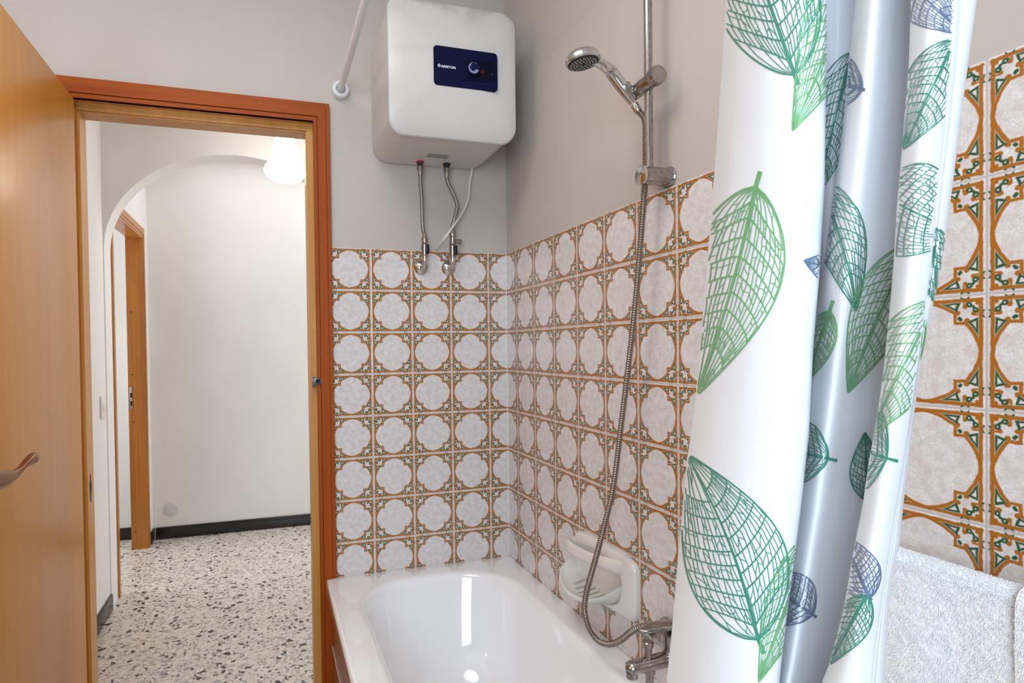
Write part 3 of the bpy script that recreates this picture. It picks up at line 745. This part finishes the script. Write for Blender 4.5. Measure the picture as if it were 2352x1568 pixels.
# connecting hoses + angle valves
def hose_and_valve(col, esc_px, pts_px, safety, labels):
    e = PA(*esc_px, -TT)
    v = thing('angle_valve', labels[0], 'valve', (e[0], -TT, e[2]), 'angle valves under the heater')
    MB().lathe([(0, .0275), (.003, .0275), (.009, .023), (.013, .014), (.015, .0105)], (e[0], -TT, e[2]), (0, -1, 0), 32).build('escutcheon', M['chrome'], v)
    yv = -.055
    pz = spline([(e[0], -.012, e[2]), (e[0], -.035, e[2] + .001), (e[0] + .001, yv + .003, e[2] + .012), (e[0] + .002, yv, e[2] + .034)], 8)
    MB().tube(pz, .0095, 18).build('elbow', M['chrome'], v, sharp=60)
    x = e[0] + .002; z = e[2] + .030
    b = MB().cyl((x, yv, z), (x, yv, z + .006), .0105, 18).lathe([(0, .010), (.003, .0125), (.040, .0125), (.044, .0095), (.047, .0095)], (x, yv, z + .005), (0, 0, 1), 18)
    b.build('valve_body', M['worn'], v)
    b = MB().cyl((x + .005, yv - .010, z + .018), (x + .006, yv - .021, z + .018), .0075, 18, ch=.001).box((x, yv - .0215, z + .014), (x + .0125, yv - .0165, z + .044), .002)
    hl = b.build('valve_lever', M['black'], v); hl['label'] = 'black quarter turn lever'
    zt = z + .051
    if safety:
        b = MB().lathe([(0, .0095), (.004, .0125), (.008, .0125), (.010, .0105), (.030, .0105), (.034, .0125), (.040, .0125)], (x, yv, zt - .004), (0, 0, 1), 18)
        b.build('safety_valve', M['worn'], v)
        MB().lathe([(0, .007), (.018, .007), (.019, .0085), (.030, .0085), (.031, .006)], (x + .005, yv, zt + .012), (1, 0, -.06), 18).build('relief_outlet', M['worn'], v)
        zt += .034
    hs = thing('connecting_hose', labels[1], 'hose', (x, yv, zt), 'braided hoses under the heater')
    MB().lathe([(0, .0105), (.002, .0118), (.016, .0118), (.018, .009), (.036, .0078)], (x, yv, zt), (0, 0, 1), 6 if False else 18).build('lower_nut', M['worn'], hs)
    tx, ty, tz = col
    MB().lathe([(0, .0105), (.002, .0118), (.015, .0118), (.017, .009), (.034, .0078)], (tx, ty, tz), (0, 0, -1), 18).build('upper_nut', M['worn'], hs)
    P = [(x, yv, zt + .030)] + [tuple(PA(px, py, yv - .004)) for px, py in pts_px] + [(tx, ty, tz - .030)]
    MB().tube(spline(P, 12), .0070, 14).build('braided_tube', M['braid'], hs, sharp=60)
hose_and_valve(cols[0], (967, 614), [(971, 520), (968.5, 455), (966, 425)], False, ('chrome angle valve with black lever, below the red collar', 'straight braided steel hose hanging from the red collar'))
hose_and_valve(cols[1], (1030, 616), [(1043, 505), (1049.5, 478), (1048, 462), (1038, 438), (1029, 420)], True, ('chrome angle valve with side outlet, below the blue collar', 'curved braided steel hose hanging from the blue collar'))
pw = thing('power_cable', 'thin white cable running from the heater to a hole in the wall', 'cable', PA(1000, 574, -.006))
P = [np.array([PA(1084, 384, -.03)[0], -.03, 1.9965])] + [PA(x, y, d) for x, y, d in ((1083, 398, -.03), (1078, 425, -.03), (1077, 445, -.03), (1072, 468, -.032), (1060, 492, -.04), (1044, 515, -.072), (1030, 535, -.085), (1018, 550, -.076), (1006, 566, -.035), (1000, 575, -.002))]
MB().tube(spline(P, 10), .0042, 12).build('cord', M['cable'], pw, sharp=60)

# ------------------------------------------------------------------ shower rail, hand shower, hose
BX, BY = -.055, -.968
rail = thing('shower_rail', 'chrome vertical shower rail on the right wall', 'shower rail', (BX, BY, 1.70))
MB().cyl((BX, BY, 1.715), (BX, BY, 2.50), .0092, 24).build('bar', M['worn'], rail)
for zz in (1.715, 2.50):
    b = MB().lathe([(0, .024), (.003, .0245), (.006, .022), (.012, .0205), (.066, .0205), (.073, .019), (.076, .015)], (0, BY, zz), (-1, 0, 0), 32).build('bracket', M['worn'], rail)
    MB().lathe([(0, .0205), (.0015, .0215), (.006, .0215), (.0075, .019)], (-.0715, BY, zz), (-1, 0, 0), 32).build('bracket_cap', M['chrome'], b)
# slider: clamp body, scalloped knob, hand shower holder
SZ = 1.922
sl = MB()
sl.lathe([(0, .014), (.004, .0165), (.03, .017), (.062, .017), (.066, .016)], (BX - .008, BY + .040, SZ - .004), (.0, -1, .04), 28)
sld = sl.build('slider', M['worn'], rail)
kn = []
kb = MB()
def knob_ring(t, r, amp):
    ax = Vector((-.10, -1, .02)).normalized(); u = Vector((0, 0, 1)); u = (u - ax * u.dot(ax)).normalized(); w = ax.cross(u)
    o_ = Vector((BX - .006, BY - .024, SZ)); return [o_ + ax * t + (u * math.cos(2 * math.pi * k / 64) + w * math.sin(2 * math.pi * k / 64)) * (r + amp * math.cos(2 * math.pi * k / 64 * 14)) for k in range(64)]
kb.loft([knob_ring(0, .0175, 0), knob_ring(.004, .0195, .0), knob_ring(.006, .0200, .0008), knob_ring(.022, .0205, .0009), knob_ring(.025, .0195, .0007), knob_ring(.026, .0165, 0)])
kb.build('knob', M['worn'], sld, sharp=40)

HB = Vector((BX - .024, BY + .036, SZ - .014))      # bottom of the hand shower in the holder
hold = MB().lathe([(-.020, .0128), (-.016, .0142), (.016, .0158), (.020, .0152)], HB + Vector((-.004, 0, .006)), (-.55, .02, .55), 24)
hold.build('holder', M['worn'], sld)
hand = thing('hand_shower', 'chrome hand shower head pointing down from the rail', 'hand shower', HB)
HC = Vector(PB(1339, 139, -.212))                    # head centre
p0 = HB + Vector((.008, -.002, -.016)); 
path = spline([p0, HB + Vector((-.012, 0, .008)), HB + Vector((-.050, .001, .050)), HC + Vector((.062, -.001, -.010)), HC + Vector((.036, 0, .002)), HC + Vector((.018, 0, .008))], 10)
npt = len(path); rs = [.0100 + .0042 * math.sin(math.pi * min(1, i / (npt * .70))) ** 1.2 + .002 * (i / npt) ** 3 for i in range(npt)]
MB().tube(path, rs, 20).build('handle', M['chrome'], hand, sharp=60)
hax = Vector((.10, -.05, -1)).normalized()
MB().lathe([(-.022, .006), (-.021, .016), (-.017, .028), (-.010, .0355), (-.002, .0382), (.003, .0385), (.0055, .0365), (.006, .034)], HC, hax, 40).build('shower_head', M['chrome'], hand, sharp=40)
fo = MB().lathe([(0, .0345), (.0035, .0335), (.0045, .030)], HC + hax * .004, hax, 40).build('spray_face', M['rubber'], hand)
u = hax.orthogonal().normalized(); w = hax.cross(u); b = MB()
for rr, nn in ((.008, 6), (.0145, 12), (.021, 18), (.0275, 24)):
    for k_ in range(nn):
        a = 2 * math.pi * (k_ + .3 * rr * 100) / nn; c0 = HC + hax * .008 + (u * math.cos(a) + w * math.sin(a)) * rr
        b.lathe([(0, .0013), (.0022, .0011)], c0, hax, 8)
nz_ = b.build('nozzles', M['nozzle'], fo); nz_['label'] = 'pale rubber spray nozzles'; nz_['kind'] = 'stuff'

# mixer tap geometry anchors
MY = -1.035; MZ = .666
hose = thing('shower_hose', 'ribbed steel shower hose hanging from the rail to the bath tap', 'hose', (BX, BY, .6))
HP = [p0 + Vector((.002, 0, -.004)), p0 + Vector((.006, -.002, -.016))]
for px, py, x in ((1481, 275, -.050), (1483, 330, -.046), (1482.5, 385, -.046), (1480, 440, -.052), (1471, 560, -.060), (1457, 720, -.066), (1441, 860, -.070), (1425, 990, -.075), (1410, 1110, -.085), (1390, 1200, -.100), (1366, 1290, -.115), (1347, 1360, -.122), (1343, 1400, -.124), (1352, 1440, -.122), (1373, 1470, -.115), (1400, 1479, -.105), (1425, 1470, -.095), (1450, 1450, -.085), (1478, 1438, -.070), (1500, 1437, -.055)):
    HP.append(PB(px, py, x))
hp_ = spline(HP, 10)
# resample evenly, corrugated radius
L_ = [0.0]
for a, b_ in zip(hp_[:-1], hp_[1:]): L_.append(L_[-1] + float(np.linalg.norm(np.array(b_) - np.array(a))))
tot = L_[-1]; step = .00115; ss = np.arange(0, tot, step); arr = np.array([np.array(p) for p in hp_])
res = np.stack([np.interp(ss, L_, arr[:, i]) for i in range(3)], 1)
rad = [.0066 + .0012 * math.sin(2 * math.pi * s_ / .0058) for s_ in ss]
MB().tube(res, rad, 12).build('corrugated_tube', M['steel_hose'], hose, sharp=80)
a, b_ = Vector(res[0]), Vector(res[18]); MB().cyl(a, b_, .0092, 20, ch=.001).build('hose_nut', M['chrome'], hose)

# ------------------------------------------------------------------ bath mixer
mx = thing('bath_mixer', 'chrome bath mixer tap low on the wall beside the curtain', 'tap', (-.05, MY, MZ - .06))
for s_ in (1, -1): MB().lathe([(0, .0285), (.004, .029), (.010, .026), (.016, .016)], (-TT, MY + s_ * .075, MZ), (-1, 0, 0), 32).build('rosette', M['worn'], mx)
b = MB().cyl((-.045, MY + .095, MZ), (-.045, MY - .095, MZ), .019, 28, ch=.004)
for s_ in (1, -1): b.cyl((-.015, MY + s_ * .075, MZ), (-.05, MY + s_ * .075, MZ), .014, 24)
b.build('mixer_body', M['worn'], mx)
b = MB().lathe([(0, .022), (.01, .027), (.035, .027), (.048, .024), (.054, .014)], (-.047, MY, MZ - .012), (-.12, 0, 1), 28)
b.build('cartridge_cover', M['worn'], mx)
# lever: flat paddle
rg = []
for q in np.linspace(0, 1, 14):
    x = -.018 - .118 * q; z = MZ + .046 + .004 * q + .006 * math.sin(q * math.pi); hw = .026 * (1 - .55 * q) * (math.sqrt(max(.05, 1 - ((q - .85) / .15) ** 2)) if q > .85 else 1); hh = .0075 * (1 - .35 * q)
    rg.append([(x, MY + hw * math.copysign(abs(math.cos(a)) ** .6, math.cos(a)), z + hh * math.copysign(abs(math.sin(a)) ** .7, math.sin(a))) for a in np.linspace(0, 2 * math.pi, 24, endpoint=False)])
MB().loft(rg).build('lever', M['worn'], mx, sharp=40)
rg = []
for q in np.linspace(0, 1, 18):
    x = -.045 - .125 * q; z = MZ - .020 - .006 * q; r = .0185 * (1 - .12 * q)
    if q > .9: r *= math.sqrt(max(.08, 1 - ((q - .9) / .1) ** 2))
    rg.append([(x, MY + r * math.cos(a), z + r * .85 * math.sin(a)) for a in np.linspace(0, 2 * math.pi, 24, endpoint=False)])
b = MB().loft(rg)
b.build('spout', M['worn'], mx, sharp=50)
MB().lathe([(0, .0125), (.012, .0125), (.014, .010)], (-.156, MY, MZ - .034), (0, 0, -1), 22).build('aerator', M['worn'], mx)
MB().lathe([(0, .0085), (.026, .0085), (.028, .011), (.032, .012), (.038, .0125), (.040, .010)], (-.116, MY, MZ - .014), (0, 0, 1), 22).build('diverter_knob', M['worn'], mx)
MB().lathe([(0, .012), (.010, .0125), (.014, .009), (.034, .0085), (.036, .007)], (-.112, MY, MZ - .034), (0, 0, -1), 22).build('lower_outlet', M['worn'], mx)

# ------------------------------------------------------------------ curtain rod
rx, rz = -.629, 2.241
rd = thing('curtain_rod', 'white shower curtain rod fixed beside the water heater', 'curtain rod', (rx, 0, rz))
MB().cyl((rx, -.012, rz), (rx, -1.2, rz), .0112, 24).build('inner_tube', M['white_plastic'], rd)
MB().cyl((rx, -1.19, rz), (rx, YF + .002, rz), .0128, 24).build('outer_tube', M['white_plastic'], rd)
MB().lathe([(0, .029), (.003, .0305), (.018, .0305), (.025, .028), (.028, .023), (.027, .018), (.020, .0145), (.012, .0135)], (rx, 0, rz), (0, -1, 0), 36).build('flange', M['white_plastic'], rd)

# ------------------------------------------------------------------ shower curtain
def pl(tab):
    xs = [q[1] for q in tab]; ys_ = [q[0] for q in tab]
    return lambda y: float(np.interp(y, xs, ys_))
L0 = pl([(1670, 0), (1650, 300), (1633, 520), (1601, 900), (1580, 1060), (1562, 1250), (1545, 1450), (1533, 1568)])
L1 = pl([(1899, 0), (1897, 220), (1894, 430), (1881, 650), (1868, 800), (1858, 1000), (1838, 1180), (1820, 1320), (1803, 1450), (1790, 1568)])
L2 = pl([(1966, 0), (1951, 130), (1936, 300), (1911, 480), (1891, 620), (1866, 800), (1840, 1000), (1818, 1180), (1798, 1320), (1780, 1450), (1768, 1568)])
L3 = pl([(2093, 0), (2088, 150), (2075, 310), (2061, 470), (2053, 600), (2045, 700), (2030, 850), (2015, 960), (1996, 1060), (1982, 1160), (1960, 1270), (1938, 1400), (1907, 1520), (1888, 1568)])
L4 = pl([(2190, 0), (2182, 150), (2168, 300), (2150, 450), (2138, 600), (2118, 750), (2098, 900), (2075, 1050), (2052, 1200), (2028, 1350), (2010, 1480), (2000, 1568)])
L5 = pl([(2243, 0), (2216, 200), (2191, 400), (2171, 550), (2152, 660), (2121, 800), (2100, 950), (2076, 1150), (2066, 1250), (2051, 1320), (2041, 1400), (2030, 1568)])
NS = 8
def section(y):
    l0, l1, l2, l3, l4, l5 = (L(y) for L in (L0, L1, L2, L3, L4, L5))
    w1, w2, w3, w4 = l1 - l0, l3 - l2, l4 - l3, l5 - l4
    k = min(1, max(0, (y - 560) / 320.0)); k = k * k * (3 - 2 * k); e = .024 * k
    pts = [(l0 + 14, .040), (l0 + 3, .030), (l0, .017), (l0 + .14 * w1, -.003), (l0 + .40 * w1, -.013), (l0 + .72 * w1, -.011), (l1 - .05 * w1, .0), (l1, .010), (l1 - 7, .023), (l1 - 3, .036),
           ((l1 + max(l1, l2)) / 2, .044 + e), (max(l2, l1 - 6) + 8, .044 + e), (l2 + 2, .034 + e), (l2, .020 + e), (l2 + .13 * w2, .006 + e * .8), (l2 + .35 * w2, .002 + e * .5), (l2 + .60 * w2, .016 + e * .7), (l2 + .85 * w2, .030 + e * .8), (l3 + 8, .036 + e * .8), (l3 + 5, .024), (l3, .010),
           (l3 + .25 * w3, -.004), (l3 + .62 * w3, -.005), (l4 - 1, .002), (l4 + 3, .006), (l4 + .5 * w4, .006), (l5, .013), (l5 - 4, .026), (l5 - 12, .034)]
    return pts
panels_idx = {'P1': (2, 7), 'R1': (9, 11), 'P2': (13, 18), 'P3': (20, 23), 'P4': (24, 26)}
ROWS = np.arange(-24, 1600, 16.0)
SEC = np.array([[q for q in np.array(spline([np.array(p) for p in section(min(max(y, 0), 1568))], NS))] for y in ROWS])   # rows x cols x (px, dx)
CX0 = -.630
G = np.zeros((len(ROWS), SEC.shape[1], 3))
for i, y in enumerate(ROWS):
    for j in range(SEC.shape[1]):
        G[i, j] = onp(SEC[i, j, 0], y, 0, CX0 + SEC[i, j, 1])
def surf(i, s):
    j = int(min(max(math.floor(s), 0), SEC.shape[1] - 2)); f = s - j; return G[i, j] * (1 - f) + G[i, j + 1] * f
def locate(panel, px, py):
    a, b_ = panels_idx[panel]; a *= NS; b_ *= NS
    yi = (py - ROWS[0]) / 16.0
    if yi < 0 or yi >= len(ROWS) - 1: return None
    i = int(yi); f = yi - i
    row = SEC[i, a:b_ + 1, 0] * (1 - f) + SEC[i + 1, a:b_ + 1, 0] * f
    row = np.maximum.accumulate(row + np.arange(len(row)) * 1e-4)
    if px < row[0] or px > row[-1]: return None
    s = a + float(np.interp(px, row, np.arange(len(row))))
    p = surf(i, s) * (1 - f) + surf(i + 1, s) * f
    du = surf(i, min(s + .6, SEC.shape[1] - 1.01)) - surf(i, max(s - .6, 0)); dv = surf(i + 1, s) - surf(i, s)
    n = np.cross(du, dv); n /= (np.linalg.norm(n) + 1e-12)
    if np.dot(n, EYE - p) < 0: n = -n
    return p + n * .00035
# full cloth: rows above up to the rod, rows below towards the floor
top = G[0]; bot = G[-1]
up = []
for q in np.linspace(0, 1, 14)[1:]:
    r = top.copy(); r[:, 2] = top[:, 2] + (rz - .045 - top[:, 2]) * q; r[:, 0] = top[:, 0] * (1 - q) + (rx + (top[:, 0] - CX0) * .75) * q; up.append(r)
dn = []
vel = (G[-1] - G[-8])
for q in np.linspace(0, 1, 16)[1:]:
    r = bot.copy(); r[:, 2] = bot[:, 2] + (.17 - bot[:, 2]) * q
    dz = (bot[:, 2] - r[:, 2]); sl_ = vel[:, :2] / np.minimum(-1e-3, vel[:, 2:3]); r[:, :2] = bot[:, :2] - sl_ * (0.10 * (1 - np.exp(-dz / .10)))[:, None]; dn.append(r)
ALL = np.array(list(reversed(up)) + [g for g in G] + dn)
nr, nc = ALL.shape[:2]
ctn = thing('shower_curtain', 'white shower curtain printed with green and blue leaf skeletons', 'shower curtain', (CX0, -1.9, .17))
b = MB(); b.add(ALL.reshape(-1, 3), [(i * nc + j, i * nc + j + 1, (i + 1) * nc + j + 1, (i + 1) * nc + j) for i in range(nr - 1) for j in range(nc - 1)])
fab = b.build('fabric', M['curtain'], ctn, sharp=None)
for k_ in range(6):
    j = int(nc * (k_ + .5) / 6); y_ = ALL[0, j, 1]
    ring = [(rx + .021 * math.sin(a), y_ + .001 * math.sin(a), rz - .009 + .024 * math.cos(a)) for a in np.linspace(0, 2 * math.pi, 25)]
    MB().tube(ring, .0018, 8, cap=False).build('curtain_ring', M['white_plastic'], ctn)

# leaf prints: skeleton leaves as thin printed strips lying on the cloth
class Print:
    def __init__(s, panel): s.b = MB(); s.p = panel
    def line(s, pts, w0, w1=None):
        w1 = w0 if w1 is None else w1; pts = [np.array(p, float) for p in pts]
        d = [0.0]
        for a, c in zip(pts[:-1], pts[1:]): d.append(d[-1] + float(np.linalg.norm(c - a)))
        if d[-1] < 1.0: return
        n = max(2, int(d[-1] / 7.0) + 1); t = np.linspace(0, d[-1], n)
        P = np.stack([np.interp(t, d, [p[k] for p in pts]) for k in range(2)], 1)
        prev = None
        for i in range(n):
            tg = P[min(i + 1, n - 1)] - P[max(i - 1, 0)]; L = np.linalg.norm(tg)
            if L < 1e-6: prev = None; continue
            nn = np.array([-tg[1], tg[0]]) / L; w = (w0 + (w1 - w0) * i / (n - 1)) / 2
            a = locate(s.p, *(P[i] + nn * w)); c = locate(s.p, *(P[i] - nn * w))
            cur = None if a is None or c is None else (a, c)
            if prev is not None and cur is not None: s.b.add([prev[0], prev[1], cur[1], cur[0]], [(0, 1, 2, 3)])
            prev = cur
def leaf(panel, base, tip, hw, color, seed, stem=0.0, bend=0.0, fine=1.0, hwr=None):
    rnd = random.Random(seed); base = np.array(base, float); tip = np.array(tip, float)
    ax = tip - base; L = np.linalg.norm(ax); ax /= L; nr_ = np.array([-ax[1], ax[0]]); hwr = hw if hwr is None else hwr
    def mid(t): return base + ax * (L * t) + nr_ * (bend * L * math.sin(math.pi * t))
    def prof(t): return max(0.0, math.sin(math.pi * min(1, max(0, t)) ** .80)) ** .85 * (1 - .28 * t * t)
    def pt(t, q):                      # q in -1..1 across the leaf
        return mid(t) + nr_ * (q * prof(t) * (hw if q >= 0 else hwr))
    P = Print(panel); lw = max(2.2, L * .0065) * fine
    T = np.linspace(0, 1, 40)
    for q in (-1, 1): P.line([pt(t, q) for t in T], lw * 1.35, lw * 1.0)
    P.line([mid(t) for t in np.linspace(0, 1, 24)], lw * 2.7, lw * .8)
    if stem > 0: P.line([mid(0) - ax * stem, mid(0) + ax * 2], lw * 3.4, lw * 2.8)
    # secondary veins
    secs = {}
    for sd in (-1, 1):
        ts = []; t = .07
        while t < .80: ts.append(t); t += .085 + rnd.uniform(-.012, .012)
        lst = []
        for t in ts:
            q = np.linspace(0, 1, 12); rise = .19 * (1 - t * .62)
            cv = [(t + rise * x ** 1.35, sd * min(1.0, x * (1.0))) for x in q]
            cv = [(min(.985, a), c) for a, c in cv]; lst.append(cv); P.line([pt(a, c) for a, c in cv], lw * 1.15, lw * .75)
        secs[sd] = lst
        # cross veins between neighbours
        full = [[(0.0, sd * x) for x in np.linspace(0, 1, 12)]] + lst + [[(.995, sd * x) for x in np.linspace(0, 1, 12)]]
        for A_, B_ in zip(full[:-1], full[1:]):
            def at(cv, x):
                k = min(10, int(x * 11)); f = x * 11 - k; return (cv[k][0] * (1 - f) + cv[k + 1][0] * f, cv[k][1] * (1 - f) + cv[k + 1][1] * f)
            nx = max(4, int(7.5 * hw / 110.0 + 3)) if (A_ is not full[0] and B_ is not full[-1]) else 5; x = .06 + rnd.random() * .05; prevmid = None
            while x < .98:
                x2 = min(.99, max(.02, x + rnd.uniform(-.03, .03)))
                a, c = at(A_, x), at(B_, x2)
                mids = [(a[0] * (1 - f) + c[0] * f + .006 * math.sin(f * 6.2 + seed), a[1] * (1 - f) + c[1] * f + sd * rnd.uniform(-.013, .013) * (0 < f < 1)) for f in (0, .33, .66, 1)]
                P.line([pt(*m_) for m_ in mids], lw * .66)
                mm_ = mids[1 if rnd.random() < .5 else 2]
                if prevmid is not None and rnd.random() < .5: P.line([pt(*prevmid), pt((prevmid[0] + mm_[0]) / 2 + rnd.uniform(-.01, .01), (prevmid[1] + mm_[1]) / 2), pt(*mm_)], lw * .55)
                prevmid = mm_; x += (1.0 / nx) * rnd.uniform(.75, 1.25)
    if len(P.b.v):
        o = P.b.build('leaf_print', M[color], fab, sharp=None, recalc=False); o['label'] = {'leaf_green': 'light green leaf print', 'leaf_teal': 'teal green leaf print', 'leaf_slate': 'slate blue leaf print'}[color]
leaf('P1', (1737, 428), (1600, 908), 112, 'leaf_green', 1, stem=36, bend=-.02, hwr=112)
leaf('P1', (1826, 172), (1660, -300), 122, 'leaf_teal', 2, stem=24, bend=.0)
leaf('P1', (1972, -150), (1821, 300), 78, 'leaf_green', 3, bend=-.03)
leaf('P1', (1742, 1468), (1576, 1040), 122, 'leaf_teal', 4, stem=34, bend=.04)
leaf('P1', (1866, 1225), (1742, 1566), 52, 'leaf_green', 5, bend=.0)
leaf('P1', (1985, 640), (1846, 598), 48, 'leaf_slate', 6)
leaf('R1', (1958, 120), (1872, 452), 62, 'leaf_teal', 7)
leaf('P2', (1982, 205), (1790, 150), 72, 'leaf_slate', 8, stem=6)
leaf('P2', (1868, 400), (1966, 714), 62, 'leaf_teal', 9, bend=-.05)
leaf('P2', (1906, 714), (1850, 880), 38, 'leaf_green', 10, stem=26)
leaf('P2', (2098, 560), (1947, 902), 72, 'leaf_green', 11, bend=.02)
leaf('P2', (1902, 1053), (1730, 1015), 76, 'leaf_teal', 12, stem=20)
leaf('P2', (1866, 1411), (1740, 1322), 66, 'leaf_slate', 13, stem=10)
leaf('P3', (2040, -90), (2212, 80), 74, 'leaf_slate', 14)
leaf('P3', (2192, 92), (2076, 342), 66, 'leaf_teal', 15)
leaf('P3', (2010, 440), (2215, 545), 118, 'leaf_teal', 16)
leaf('P4', (2146, 520), (2150, 705), 40, 'leaf_teal', 17)
leaf('P3', (2150, 690), (1990, 1010), 84, 'leaf_green', 18)
leaf('P3', (2038, 1052), (1890, 1010), 112, 'leaf_teal', 19, stem=24)
leaf('P2', (1992, 1150), (1986, 992), 40, 'leaf_teal', 20)
leaf('P3', (1998, 1372), (1930, 1222), 52, 'leaf_slate', 21, stem=6)
leaf('P3', (1992, 1366), (1902, 1528), 44, 'leaf_teal', 22)
leaf('P4', (2112, 680), (2090, 895), 22, 'leaf_green', 23)

# ------------------------------------------------------------------ towel on a rail
tw0 = PB(2032, 1266, -.075); TWZ = 1.045
rl = thing('towel_rail', 'chrome towel rail on the right wall carrying a white towel', 'towel rail', (-.07, -1.62, TWZ - .02))
MB().cyl((-.072, -1.455, TWZ - .016), (-.072, -2.00, TWZ - .016), .008, 20).build('bar', M['chrome'], rl)
for y_ in (-1.462, -1.992):
    MB().lathe([(0, .02), (.004, .02), (.007, .010), (.066, .009)], (-TT, y_, TWZ - .016), (-1, 0, 0), 24).build('post', M['chrome'], rl)
tw = thing('towel', 'white terry towel folded over the rail at the right edge', 'towel', (-.08, -1.66, TWZ - .45))
def towel_layer(name, y0, y1, zoff, xoff, front, back, seed):
    rnd = np.random.RandomState(seed); nu = 46
    prof = []
    r = .012 + zoff
    for z in np.linspace(-back, 0, 20): prof.append((r * .9, z))
    for a in np.linspace(0, math.pi, 14)[1:-1]: prof.append((r * math.cos(a), r * math.sin(a)))
    for z in np.linspace(0, -front, 40): prof.append((-r - xoff * 0, z))
    ys_ = np.linspace(y0, y1, nu); V = []
    for i, (dx, dz) in enumerate(prof):
        for y_ in ys_:
            dip = -.0 * (y_ - y0)
            wv = .003 * math.sin(y_ * 55 + seed) * min(1, max(0, -dz) / .1) if dx < 0 else 0
            ed = .004 * math.exp(-((y_ - y1) / .012) ** 2)
            V.append((-.072 + dx - xoff * (1 if dx < 0 else 0) + wv * .8, y_, TWZ - .013 + dz + dip))
    npf = len(prof); F = [(i * nu + j, i * nu + j + 1, (i + 1) * nu + j + 1, (i + 1) * nu + j) for i in range(npf - 1) for j in range(nu - 1)]
    b = MB(); b.add(V, F); o = b.build(name, M['terry'], tw, sharp=None)
    # terry loops
    V = np.array(V).reshape(npf, nu, 3); vs_ = []; fs = []
    N = int(30000 * (abs(y1 - y0) / .2) * 1.0)
    for _ in range(N):
        i = 15 + rnd.rand() * (npf - 17); j = rnd.rand() * (nu - 1.01); ii, jj = int(i), int(j); fi, fj = i - ii, j - jj
        p = V[ii, jj] * (1 - fi) * (1 - fj) + V[ii + 1, jj] * fi * (1 - fj) + V[ii, jj + 1] * (1 - fi) * fj + V[ii + 1, jj + 1] * fi * fj
        if p[2] < .72: continue
        n = np.cross(V[ii + 1, jj] - V[ii, jj], V[ii, jj + 1] - V[ii, jj]); n /= np.linalg.norm(n) + 1e-9
        if n[0] > 0 and V[ii, jj][0] < -.07: n = -n
        if ii < 32 and n[2] < 0: n = -n
        h = .0024 + .0016 * rnd.rand(); d = n * h + np.array([0, -.0016, -.0010]) + (rnd.rand(3) - .5) * .0018
        s_ = np.cross(d, [0.3, 1, .2]); s_ /= np.linalg.norm(s_); s2_ = np.cross(d, s_); s2_ /= np.linalg.norm(s2_); r_ = .0006
        o_ = len(vs_)
        for k in range(3):
            a = 2 * math.pi * k / 3; vs_.append(p + (s_ * math.cos(a) + s2_ * math.sin(a)) * r_)
        for k in range(3):
            a = 2 * math.pi * k / 3; vs_.append(p + d + (s_ * math.cos(a) + s2_ * math.sin(a)) * r_ * .7)
        fs += [(o_, o_ + 1, o_ + 4, o_ + 3), (o_ + 1, o_ + 2, o_ + 5, o_ + 4), (o_ + 2, o_, o_ + 3, o_ + 5), (o_ + 3, o_ + 4, o_ + 5)]
    b = MB(); b.add(vs_, fs); q = b.build('terry_pile', M['terry'], o, sharp=None, recalc=False); q['kind'] = 'stuff'
towel_layer('towel_cloth', -1.515, -1.93, .004, .0, .45, .38, 3)
towel_layer('folded_edge', -1.683, -1.93, .012, .004, .45, .30, 5)
